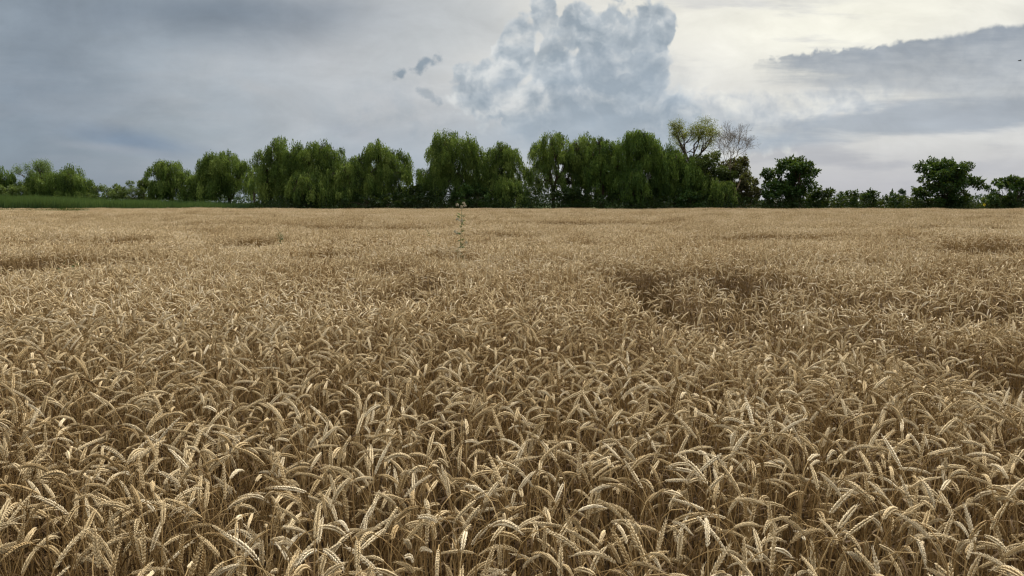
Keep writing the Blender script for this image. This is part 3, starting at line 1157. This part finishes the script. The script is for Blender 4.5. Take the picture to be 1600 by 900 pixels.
def broad(name, px, dist, W, top_py, seed, label, group=None, hb=0.4, mat=None, dens=1.0, lumps=None, leafL=(0.17, 0.30), leafW=0.6, tone0=0.0, cat='tree', trunk_r=0.16, ragged=1.0, skew=0.0, fork=0.18, flat=1.0):
    """broadleaf tree or shrub: limbs that end in separate leafy sprays"""
    r = np.random.default_rng(seed)
    mat = mat or M_BROAD
    x0 = at(px, dist)
    H = hgt(top_py, dist)
    W = W / FPX * dist
    root = obj(name, None, loc=(x0, dist, 0))
    tag(root, label, cat, group)
    n = lumps or max(18, int(W * H * 1.9))
    Dp = W * 0.75
    g = Geo()
    base = limb(g, (0, 0, -0.1), (0, 0, H * fork), trunk_r, trunk_r * 0.7, r, 5, 0.1, 7)[-1]
    mains = []
    km = 6
    for k in range(km):
        a = 2 * math.pi * (k + r.uniform(0, 0.7)) / km
        e = np.array([math.cos(a) * W * 0.26 + skew * 0.4, math.sin(a) * Dp * 0.25, H * r.uniform(0.45, 0.75)])
        mains.append(limb(g, base, e, trunk_r * 0.5, trunk_r * 0.18, r, 6, 0.15, 5))
    aP, aD, aT = [], [], []
    for k in range(n):
        th = r.uniform(0, 2 * math.pi)
        q = r.uniform(0, 1) ** 0.6
        e = r.uniform(0, 1)
        prof = math.sin(math.pi * (0.10 + 0.80 * e)) ** 0.6 * (1.0 if e > 0.25 else 0.85 + 0.6 * e)
        x = math.cos(th) * q * prof * W / 2 + skew * e
        y = math.sin(th) * q * prof * Dp / 2
        zz = hb + (H - hb) * (e ** flat) - 0.15
        rad = r.uniform(0.22, 0.50) * (0.5 + 0.12 * min(W, H))
        c0 = np.array([x, y, zz])
        M_ = mains[int(np.argmin([np.linalg.norm(m[-1] - c0) for m in mains]))]
        lp = limb(g, M_[r.integers(1, len(M_))], c0, trunk_r * 0.16 + 0.01, 0.012, r, 5, 0.15, 4)
        nl = int(170 * rad * rad * dens * 5) + 20
        d = unit(r.normal(size=(nl, 3)))
        rr = rad * r.uniform(0.1, 1.0, nl) ** 0.5 * (1 + ragged * 0.35 * r.random(nl))
        P = c0 + d * rr[:, None] * np.array([1, 1, 0.85])
        aP.append(P)
        aD.append(d * 0.6 + r.normal(0, 0.5, (nl, 3)) + [0, 0, -0.15])
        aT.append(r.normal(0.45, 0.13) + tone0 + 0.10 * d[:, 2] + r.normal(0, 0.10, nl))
        # shoots that break the outline
        for _ in range(2 if ragged > 0.5 else 0):
            dd = unit(d[0] * 0.6 + r.normal(0, 0.4, 3) + np.array([c0[0] * 0.25, c0[1] * 0.1, 0.8]))
            ln = rad * r.uniform(0.9, 1.7)
            m = 14
            t = np.linspace(0.2, 1, m)[:, None]
            aP.append(c0 + dd * ln * t + r.normal(0, 0.05, (m, 3)))
            aD.append(r.normal(0, 0.6, (m, 3)) + dd)
            aT.append(np.full(m, 0.5 + tone0))
    obj('trunk', g.mesh('trunk', M_BARK, True), root)
    P, D, T_ = np.concatenate(aP), np.concatenate(aD), np.concatenate(aT)
    ok = P[:, 2] > 0.05
    P, D, T_ = P[ok], D[ok], T_[ok]
    L = r.uniform(*leafL, len(P))
    V, Q, tt = leaf_cards(P, D, L, L * leafW, T_, r)
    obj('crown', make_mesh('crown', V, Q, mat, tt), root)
    return len(Q)


def fractal(g, tips, p, d, L, rad, depth_, r, spread=0.5, up=0.15, rmin=0.012):
    P = [p]
    q = p.copy()
    dd = d.copy()
    for k in range(5):
        dd = unit(dd + r.normal(0, 0.14, 3) + [0, 0, up * 0.3])
        q = q + dd * L / 5
        P.append(q)
    g.tube(P, np.linspace(rad, max(rmin, rad * 0.55), 6), 6 if rad > 0.06 else 4, 0.5, 0.0)
    if depth_ == 0:
        tips.append((q, dd))
        return
    for k in range(r.integers(2, 4) + (1 if depth_ > 3 else 0)):
        nd = unit(dd + r.normal(0, spread, 3) + [0, 0, up])
        fractal(g, tips, P[r.integers(3, 6)], nd, L * r.uniform(0.6, 0.85), max(rmin, rad * 0.58), depth_ - 1, r, spread, up, rmin)


def bare_tree(name, px, dist, base_z, L, rad, depth_, seed, label, lean=0.0, leaves=None, spread=0.5, group=None, cat='tree', rmin=0.014, mat=None, leafden=40, leafrad=0.5, up=0.15, lower=0.0):
    """a tree of visible branches: trunk, branching limbs; leaves only where given"""
    r = np.random.default_rng(seed)
    x0 = at(px, dist)
    root = obj(name, None, loc=(x0, dist, 0))
    tag(root, label, cat, group)
    g = Geo()
    top = limb(g, (0, 0, -0.1), (lean, 0, base_z), rad * 1.15, rad, r, 8, 0.10, 8)[-1]
    obj('trunk', g.mesh('trunk', mat or M_DEADBARK, True), root)
    gb, tips = Geo(), []
    for k in range(4):
        a = 2 * math.pi * (k + r.uniform(0, 0.5)) / 4
        fractal(gb, tips, top, unit(np.array([math.cos(a) * 0.65, math.sin(a) * 0.5, 1.0])), L, rad * 0.6, depth_, r, spread, up, rmin)
    obj('branches', gb.mesh('branches', mat or M_DEADBARK, True), root)
    if leaves:
        aP, aD, aT = [], [], []
        for (p, d) in tips:
            n = leafden
            off = unit(r.normal(size=(n, 3))) * (leafrad * r.uniform(0.1, 1, (n, 1)))
            aP.append(p + off)
            aD.append(r.normal(0, 0.5, (n, 3)) + [0, 0, -0.5])
            aT.append(r.normal(0.5, 0.15) + r.normal(0, 0.1, n) + 0.15 * off[:, 2])
        P, D, T_ = np.concatenate(aP), np.concatenate(aD), np.concatenate(aT)
        if lower:
            ok = P[:, 2] > lower
            P, D, T_ = P[ok], D[ok], T_[ok]
        Ls = r.uniform(0.12, 0.22, len(P))
        V, Q, tt = leaf_cards(P, D, Ls, Ls * 0.36, T_, r)
        obj('crown', make_mesh('crown', V, Q, leaves, tt), root)


WG = 'weeping willows along the far edge of the wheat'
SG = 'shrubs under the far tree line'
RG = 'small broadleaf saplings right of the willows'
# --- left of the field, beyond the reeds
willow('willow_tree', 4, 112, 52, 256, 11, 'dark willow cut by the left edge of the photo, behind reeds', WG, hb=1.0, mat=M_WILLOW_DEEP)
bare_tree('willow_tree', 60, 114, 3.4, 1.9, 0.22, 3, 12, 'ragged willow with twigs sticking out of its top, left above the reeds', leaves=M_WILLOW, group=WG, cat='willow', mat=M_BARK, leafden=120, leafrad=0.85, spread=0.6)
willow('willow_tree', 66, 112.5, 62, 272, 13, 'low light willow at the foot of the ragged twiggy one, behind reeds', WG, hb=0.6, dens=1.1)
willow('willow_tree', 116, 112, 68, 264, 14, 'round low willow with a side lobe, third from the left edge', WG, hb=0.6, dens=1.1)
broad('shrub', 20, 108, 70, 292, 15, 'low grey-green bush mass at the left edge above the reeds', SG, mat=M_BUSH, trunk_r=0.08, leafW=0.4)
broad('shrub', 180, 106, 72, 290, 16, 'grey-green bush left of the pair between the small willows', SG, mat=M_BUSH, trunk_r=0.08, leafW=0.4, dens=1.2)
broad('shrub', 230, 106, 72, 283, 17, 'rounder grey-green bush right of its lower twin, above reeds', SG, mat=M_BUSH, trunk_r=0.08, leafW=0.4, dens=1.2)
willow('willow_tree', 271, 104, 68, 250, 18, 'small willow with gaps, standing just left of the two-lobed one', WG, hb=0.8)
willow('willow_tree', 318, 103, 46, 268, 19, 'low left shoulder willow beside the taller yellow-topped one', WG, hb=0.6)
willow('willow_tree', 362, 101, 80, 237, 20, 'yellow-topped willow left of the first big dark willow', WG, hb=0.6, tone0=0.07, dens=1.1)
broad('shrub', 148, 150, 26, 299, 21, 'small far dark bush seen in the gap right of the round low willow', SG, mat=M_DARK, trunk_r=0.08)
# --- first great clump
willow('willow_tree', 400, 97, 20, 243, 22, 'thin willow branchwork hanging in the gap left of the big willow', WG, hb=3.0, dens=0.6, lumps=5, trunk_r=0.14)
willow('willow_tree', 446, 93, 80, 217, 23, 'tall dark willow, leftmost of the big ones, dome-shaped top', WG, hb=0.2, dens=1.15)
willow('willow_tree', 508, 92, 72, 221, 24, 'tall willow with peaked top joined to the right of the dome-topped one', WG, hb=0.2, dens=1.1)
willow('willow_tree', 482, 88, 56, 270, 25, 'low light green willow standing in front of two tall ones', WG, hb=0.1, tone0=0.10, dens=1.2, trunk_r=0.15)
willow('willow_tree', 555, 90, 74, 246, 26, 'broad left half of the willow pair left of the big gap', WG, hb=0.3, dens=1.15)
willow('willow_tree', 600, 91, 76, 224, 27, 'willow with high rounded top and hanging right side, left of the gap', WG, hb=0.5, dens=1.1)
willow('willow_tree', 660, 96, 42, 262, 28, 'small greyish willow alone in the gap between big willows', WG, hb=1.5, mat=M_WILLOW_DEEP, lumps=8, trunk_r=0.15)
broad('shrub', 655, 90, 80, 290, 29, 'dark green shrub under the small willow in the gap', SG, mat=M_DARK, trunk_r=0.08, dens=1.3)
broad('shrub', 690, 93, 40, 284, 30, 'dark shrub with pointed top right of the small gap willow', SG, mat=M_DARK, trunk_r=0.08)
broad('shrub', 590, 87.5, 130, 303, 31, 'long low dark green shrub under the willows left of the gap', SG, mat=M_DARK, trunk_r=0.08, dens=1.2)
# --- second clump
willow('willow_tree', 714, 91, 84, 206, 32, 'tall willow just right of the gap, full curtain on its left side', WG, hb=1.6, dens=1.1)
willow('willow_tree', 784, 92, 60, 223, 33, 'slightly lower willow joined to the right of the tall gap-side one', WG, hb=0.3, dens=1.1)
willow('willow_tree', 795, 88.5, 50, 278, 34, 'low light willow curtain in front, right end of the second clump', WG, hb=0.1, tone0=0.08, dens=1.2, trunk_r=0.14)
broad('shrub', 735, 88, 90, 292, 35, 'mid green shrub under the tall gap-side willow', SG, mat=M_BROAD, trunk_r=0.08, dens=1.2, tone0=0.1)
broad('shrub', 829, 94, 24, 272, 36, 'dark thin-topped bush in the narrow gap before the longest clump', SG, mat=M_DARK, trunk_r=0.08, dens=0.6, lumps=14)
# --- longest clump
willow('willow_tree', 864, 91, 70, 206, 37, 'willow at the left end of the longest clump, open branches showing sky', WG, hb=1.0, dens=0.85, holes=((1.8, 4.4, 0.55, 1.3), (0.9, 5.8, 0.5, 0.6)))
broad('tree', 902, 93, 46, 232, 38, 'dark broadleaf tree hidden between two willow curtains', None, mat=M_DARK, dens=1.0, hb=0.3)
willow('willow_tree', 915, 92, 54, 209, 39, 'narrow willow second from the left of the longest clump', WG, hb=3.2, dens=0.9)
willow('willow_tree', 940, 90, 56, 212, 40, 'willow with curtains reaching the wheat, mid longest clump', WG, hb=0.1, dens=1.2, mat=M_WILLOW_DEEP)
willow('willow_tree', 998, 91, 88, 205, 41, 'highest dense green willow of the longest clump', WG, hb=1.2, dens=1.25, mat=M_WILLOW_DEEP, holes=((-1.4, 2.0, 0.5, 0.6),))
willow('willow_tree', 985, 88.5, 50, 262, 42, 'front curtain of willow under the highest dense one', WG, hb=0.6, dens=1.0, mat=M_WILLOW_DEEP, trunk_r=0.13)
willow('willow_tree', 1053, 91, 66, 232, 43, 'lower dark willow on the right shoulder of the longest clump', WG, hb=0.1, dens=1.15, mat=M_WILLOW_DEEP)
broad('shrub', 890, 88, 60, 296, 44, 'dark shrub at the foot of the open-branched willow', SG, mat=M_DARK, trunk_r=0.08, dens=1.2)
broad('shrub', 1075, 87.5, 44, 300, 45, 'small green shrub in front of the lower dark willow', SG, mat=M_BROAD, trunk_r=0.08, dens=1.2)
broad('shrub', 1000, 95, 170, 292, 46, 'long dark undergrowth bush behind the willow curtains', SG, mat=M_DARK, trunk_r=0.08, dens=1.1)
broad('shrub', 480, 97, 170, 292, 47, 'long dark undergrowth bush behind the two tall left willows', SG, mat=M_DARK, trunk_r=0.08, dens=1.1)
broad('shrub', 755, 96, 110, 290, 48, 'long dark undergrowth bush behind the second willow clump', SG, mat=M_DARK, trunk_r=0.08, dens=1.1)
# --- thin-crowned, dead and browned trees at the right end
bare_tree('tree', 1076, 94, 6.3, 2.55, 0.26, 3, 52, 'tall thin-crowned tree with yellowish leaves rising above the willows', lean=0.0, leaves=M_YELLOW, mat=M_BARK, leafden=150, leafrad=0.85, spread=0.55, lower=5.5)
bare_tree('dead_tree', 1140, 91, 5.6, 1.95, 0.075, 5, 50, 'bare grey dead tree standing right of the thin-crowned yellowish one', lean=-0.2, spread=0.50, rmin=0.008)
bare_tree('dead_tree', 1046, 95, 7.2, 0.8, 0.06, 2, 51, 'small dead grey top poking out left of the thin-crowned tree', lean=0.3, spread=0.6, rmin=0.014)
broad('tree', 1104, 92.5, 84, 240, 53, 'mixed green broadleaf tree below the thin-crowned one', None, mat=M_BUSH, dens=1.1, hb=0.5, tone0=-0.22)
broad('tree', 1144, 93, 74, 248, 54, 'brown-leaved dying tree under the bare grey one', None, mat=M_BROWN, dens=0.8, hb=0.6)
willow('willow_tree', 1122, 89, 52, 276, 55, 'low light willow in front of the brown-leaved tree', WG, hb=0.2, tone0=0.05, dens=1.0, trunk_r=0.13)
broad('shrub', 1166, 90, 46, 274, 56, 'rusty brown bush at the right end of the tall tree line', SG, mat=M_BROWN, dens=1.1, trunk_r=0.08, tone0=-0.1)
g = Geo()
r_ = np.random.default_rng(60)
limb(g, (0, 0, 0), (1.5, 0.2, 4.2), 0.16, 0.07, r_, 8, 0.1, 7)
limb(g, (0.9, 0.1, 2.6), (0.3, 0.1, 4.1), 0.06, 0.02, r_, 6, 0.1, 5)
ld = obj('dead_tree', g.mesh('dead_tree', M_DEADBARK, True), None, (at(1135, 88.3), 88.3, 0))
tag(ld, 'pale leaning dead trunk in front of the brown-leaved tree', 'dead tree')
g = Geo()
for k in range(90):
    p = np.array([r_.uniform(-2.2, 2.2), r_.uniform(-0.7, 0.7), r_.uniform(0.05, 0.9)])
    d = unit(r_.normal(size=3) * [1, 0.6, 0.45])
    limb(g, p, p + d * r_.uniform(0.8, 2.2), 0.03, 0.008, r_, 5, 0.2, 4)
bp = obj('brush_pile', g.mesh('brush_pile', M_DEADBARK, True), None, (at(1160, 87.2), 87.2, 0))
tag(bp, 'heap of grey dead twigs below the rusty bush', 'brush pile', kind='stuff')
bare_tree('dead_sapling', 1200, 89, 1.6, 0.7, 0.035, 3, 61, 'thin bare sapling left of the tall round-leaved tree', spread=0.5, rmin=0.010, cat='sapling')
g = Geo()
for (a, b, ra) in (((0, 0, 0.1), (1.3, 0, 1.6), .07), ((0.5, 0, 0.7), (2.3, 0, 0.5), .05), ((0.9, 0, 1.1), (0.2, 0, 1.9), .04)):
    limb(g, a, b, ra, 0.02, r_, 6, 0.12, 5)
db = obj('fallen_branch', g.mesh('fallen_branch', M_DEADBARK, True), None, (at(1238, 87.6), 87.6, 0))
tag(db, 'pale fallen branch below the large-leaved tree', 'branch')
# --- right: walnut-like trees, saplings, far hedge
broad('tree', 1240, 90, 86, 250, 62, 'large-leaved green tree right of the dead trees, open uneven crown', None, leafL=(0.20, 0.36), leafW=0.62, dens=0.62, hb=0.5, skew=-0.6, flat=0.8)
broad('shrub', 1282, 88.5, 42, 292, 63, 'dark bush at the right foot of the large-leaved tree', SG, mat=M_DARK, trunk_r=0.07, leafL=(0.16, 0.3))
broad('shrub', 1205, 88, 44, 298, 64, 'dark bush at the left foot of the large-leaved tree', SG, mat=M_BROAD, trunk_r=0.07)
for px, wd, tp, sd, lb in ((1322, 34, 296, 65, 'pointed sapling, leftmost of the three between the round trees'),
                           (1357, 34, 298, 66, 'pointed sapling, middle one of three between the round trees'),
                           (1392, 34, 300, 67, 'pointed sapling, rightmost of three, before the wide round tree')):
    broad('sapling', px, 88.5, wd, tp, sd, lb, RG, mat=M_BROAD, leafL=(0.16, 0.30), dens=0.8, lumps=16, trunk_r=0.06, tone0=-0.08)
broad('tree', 1470, 89, 108, 253, 68, 'wide round green tree standing alone on the right', None, leafL=(0.18, 0.34), leafW=0.62, dens=0.75, hb=0.6, flat=0.75)
broad('tree', 1580, 89, 96, 276, 69, 'low wide green tree cut by the right edge of the photo', None, leafL=(0.18, 0.34), leafW=0.62, dens=0.8, hb=0.3)
broad('tree', 1700, 92, 120, 262, 70, 'broad green tree just outside the right edge of the photo', None, leafL=(0.18, 0.34), dens=0.7, hb=0.4)
broad('tree', 1403, 160, 20, 297, 71, 'small far grey-green tree behind the saplings', None, mat=M_FAR, dens=0.9)
for px, wd, tp, sd, mt, lb in ((1430, 60, 309, 72, M_BUSH, 'light green low bush left below the wide round tree'), (1545, 70, 309, 74, M_BUSH, 'light green low bush between the two round trees on the right'),
                               (1490, 70, 314, 73, M_FAR, 'bluish low bush under the wide round tree'), (1375, 70, 314, 75, M_DARK, 'dark low bush behind the three saplings'),
                               (1310, 50, 314, 76, M_DARK, 'dark low bush right of the large-leaved tree')):
    broad('shrub', px, 90 if mt is not M_FAR else 95, wd, tp, sd, lb, SG, mat=mt, trunk_r=0.05, leafW=0.45, dens=1.3, lumps=26)

# far hedge line on the horizon, one mass
r_ = np.random.default_rng(80)
n = 26000
hx = r_.uniform(-330, 420, n)
hh = 3.2 + vnoise(hx * 0.06, hx * 0) * 3.5 + vnoise(hx * 0.3, hx * 0 + 4) * 1.5
P = np.stack([hx, 300 + r_.uniform(-4, 4, n), r_.uniform(0, 1, n) ** 0.7 * hh], 1)
L = r_.uniform(0.7, 1.3, n)
V, Q, tt = leaf_cards(P, r_.normal(size=(n, 3)), L, L * 0.6, r_.normal(0.5, 0.15, n), r_)
tag(obj('far_hedge', make_mesh('far_hedge', V, Q, M_FAR, tt)), 'far grey-green hedge line on the horizon behind the right-hand trees', 'hedge', kind='stuff')

# rank grass and nettles along the foot of the trees, one mass
def blades(n, x0, x1, y0, y1, hf, wd, mat, name, label, cat, seed, bend=0.25, zoff=0.0):
    r = np.random.default_rng(seed)
    x = r.uniform(x0, x1, n)
    y = r.uniform(y0, y1, n)
    h = hf(x) * r.uniform(0.7, 1.12, n)
    a = r.uniform(0, 2 * math.pi, n)
    dx = np.stack([np.cos(a), np.sin(a), np.zeros(n)], 1)
    b = np.stack([x, y, np.full(n, zoff)], 1)
    sd = np.stack([-np.sin(a), np.cos(a), np.zeros(n)], 1) * wd * r.uniform(0.6, 1.4, (n, 1))
    s1 = np.cross(sd, [0, 0, 1.0]) * 0 + np.stack([np.ones(n), np.zeros(n), np.zeros(n)], 1) * wd * 0.5
    P1 = b + dx * (h * 0.04)[:, None] + np.stack([0 * h, 0 * h, h * 0.55], 1)
    P2 = b + dx * (h * bend * r.uniform(0.3, 1, n))[:, None] + np.stack([0 * h, 0 * h, h], 1)
    V = np.stack([b - sd * 0.4, b + sd * 0.4, P1 - s1, P1 + s1, P2], 1).reshape(-1, 3)
    i = np.arange(n)[:, None] * 5
    Q = (i + np.array([[0, 1, 3, 2]])).astype(np.int32)
    T = (i + np.array([[2, 3, 4]])).astype(np.int32)
    tn = np.repeat(np.clip(r.normal(0.45, 0.18, n) + vnoise(x * 0.4, y * 0.4) * 0.5, 0, 1), 5)
    tag(obj(name, make_mesh(name, V, [Q, T], mat, tn)), label, cat, kind='stuff')


blades(42000, at(-420, 90), at(425, 90), 87.5, 99, lambda x: np.interp(x, [at(-100, 90), at(60, 90), at(200, 90), at(360, 90), at(420, 90)], [2.25, 2.2, 1.85, 1.45, 1.0]) + vnoise(x * 0.8, x * 0) * 0.5 + vnoise(x * 0.2, x * 0 + 3) * 0.4,
       0.05, M_REED, 'reed_bed', 'blue-green reed bed between the wheat and the left-hand willows', 'reeds', 90, 0.16)
r_ = np.random.default_rng(91)
n = 60000
x = r_.uniform(at(395, 88), at(1950, 88), n)
pxx = 800 + x / 88 * FPX
hh = np.interp(pxx, [390, 440, 620, 700, 1180, 1200, 1950], [1.2, 2.2, 2.4, 2.9, 2.8, 1.9, 1.8]) + vnoise(x * 0.45, x * 0 + 8) * 1.3 + vnoise(x * 1.5, x * 0 + 18) * 0.6
yy = 86.4 + r_.uniform(0, 1, n) ** 1.3 * 5.5
P = np.stack([x, yy, r_.uniform(0, 1, n) ** 0.75 * hh * np.clip(0.45 + (yy - 86.4) * 0.35, 0, 1)], 1)
L = r_.uniform(0.16, 0.34, n)
V, Q, tt = leaf_cards(P, r_.normal(size=(n, 3)) + [0, 0, 0.5], L, L * 0.5, r_.normal(0.42, 0.16, n) + vnoise(x * 0.8, yy * 0.8) * 0.5, r_)
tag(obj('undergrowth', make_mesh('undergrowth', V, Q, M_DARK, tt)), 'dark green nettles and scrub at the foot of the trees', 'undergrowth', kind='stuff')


# ------------------------------------------------------------------ weeds in the crop
def weed(px, py_top, dist, label, seed, height=None, fluffy=True, dens=1.0, name='tall_weed'):
    r = np.random.default_rng(seed)
    x0 = (px - 800) / FPX * dist
    H = height or hgt(py_top, dist)
    root = obj(name, None, loc=(x0, dist, 0))
    tag(root, label, 'weed')
    g = Geo()
    stem = limb(g, (0, 0, 0), (r.uniform(-0.06, 0.06), 0, H * 0.93), 0.006, 0.003, r, 8, 0.03, 6)
    br = []
    for k in range(7):
        p = stem[-1 - k // 2]
        a = r.uniform(0, 6.28)
        e = p + np.array([math.cos(a) * 0.10, math.sin(a) * 0.10, r.uniform(0.04, 0.14) - 0.03 * (k // 2)])
        limb(g, p, e, 0.003, 0.0015, r, 4, 0.08, 4)
        br.append(e)
    obj('stem', g.mesh('stem', M_WEED, True), root)
    n = int(70 * dens)
    t = r.uniform(0.35, 0.95, n)
    i0 = np.clip((t * 7).astype(int), 0, 6)
    P = stem[i0] + (stem[i0 + 1] - stem[i0]) * (t * 7 - i0)[:, None] + r.normal(0, 0.010, (n, 3))
    a = r.uniform(0, 6.28, n)
    D = np.stack([np.cos(a), np.sin(a), r.uniform(-0.1, 0.7, n)], 1)
    L = r.uniform(0.06, 0.13, n) * (1.2 - t * 0.5)
    V, Q, tt = leaf_cards(P, D, L, L * 0.32, r.normal(0.5, 0.2, n), r)
    obj('leaves', make_mesh('leaves', V, Q, M_WEED, tt), root)['kind'] = 'stuff'
    if fluffy:
        aP, aD = [], []
        for e in br + [stem[-1] + [0, 0, 0.05], stem[-1] + [0.05, 0, 0.07]]:
            m = 60
            d = unit(r.normal(size=(m, 3)))
            aP.append(e + d * 0.004)
            aD.append(d)
        P, D = np.concatenate(aP), np.concatenate(aD)
        L = r.uniform(0.018, 0.034, len(P))
        V, Q, tt = leaf_cards(P, D, L, L * 0.4, r.normal(0.5, 0.25, len(P)), r)
        obj('seed_heads', make_mesh('seed_heads', V, Q, M_FLUFF, tt), root)['kind'] = 'stuff'


weed(717, 318, 12.5, 'tall thistle with pale fluffy seed heads rising above the wheat', 101, dens=0.9)
weed(672, 350, 15.5, 'small green weed in the wheat left of the tall thistle', 102, height=0.98, fluffy=False, dens=1.4)
weed(440, 352, 16.0, 'green weed in a hollow of the wheat, left of centre', 103, height=0.92, fluffy=False, dens=1.2)
weed(112, 382, 10.3, 'dark green weed in the hollow at the far left', 104, height=0.72, fluffy=False, dens=1.5)
weed(92, 384, 10.1, 'lower green weed left beside the one in the hollow at far left', 105, height=0.66, fluffy=False, dens=1.5)

# a strip of green weeds across the far crop, left
blades(5200, at(-60, 70), at(135, 70), 68.5, 71.5, lambda x: 0.90 + vnoise(x * 0.7, x * 0 + 3) * 0.25, 0.03, M_BROAD, 'weed_strip', 'thin green strip of weeds across the far left of the crop', 'weeds', 110, 0.3)

# yellow flower head in front of the right-hand bushes
root = obj('sunflower', None, loc=(at(1533, 87), 87, 0))
tag(root, 'small yellow flower in front of the low bush between round trees', 'flower')
g = Geo()
r_ = np.random.default_rng(111)
limb(g, (0, 0, 0), (0, 0, 1.22), 0.02, 0.012, r_, 5, 0.03, 5)
obj('stem', g.mesh('stem', M_WEED, True), root)
a = np.linspace(0, 2 * math.pi, 17)[:-1]
V, Q, tt = leaf_cards(np.stack([np.cos(a) * 0.05, -0.03 + 0 * a, 1.25 + np.sin(a) * 0.05], 1), np.stack([np.cos(a), -0.2 + 0 * a, np.sin(a)], 1), 0.13, 0.06, 0.5 + 0 * a, r_)
obj('petals', make_mesh('petals', V, Q, M_PETAL, tt), root)
g = Geo()
g.tube([(0, -0.06, 1.25), (0, -0.03, 1.25), (0, 0.0, 1.25)], [0.01, 0.06, 0.05], 10, 0.2, 0.0)
obj('flower_disc', g.mesh('flower_disc', M_BROWN, True), root)

# a bird far off, upper right
bd = 60.0
bx, by, bz = ray(1593, 95)
root = obj('bird', None, loc=(bx / by * bd, bd, CAM_H + bz / by * bd))
tag(root, 'tiny dark bird flying at the right edge of the sky', 'bird')
g = Geo()
g.tube([(-0.13, 0, 0.0), (-0.10, 0, 0.005), (-0.03, 0, 0.01), (0.05, 0, 0.005), (0.12, 0, 0.0), (0.20, 0, 0.0)], [0.004, 0.018, 0.035, 0.03, 0.014, 0.02], 8)
obj('body', g.mesh('body', M_BIRD, True), root)
for sgn in (-1, 1):
    V = np.array([(-0.05, 0, 0.02), (0.05, 0, 0.02), (-0.03, sgn * 0.13, 0.07), (0.05, sgn * 0.13, 0.065), (0.04, sgn * 0.29, 0.03),
                  (-0.05, 0, 0.012), (0.05, 0, 0.012), (-0.03, sgn * 0.13, 0.062), (0.05, sgn * 0.13, 0.057), (0.045, sgn * 0.28, 0.024)])
    g = Geo()
    g.add(V, Q=[(0, 1, 3, 2), (5, 7, 8, 6), (0, 2, 7, 5), (1, 6, 8, 3)], T=[(2, 3, 4), (7, 9, 8), (2, 4, 7), (4, 9, 7), (3, 8, 4), (4, 8, 9)])
    obj('wing', g.mesh('wing', M_BIRD), root)
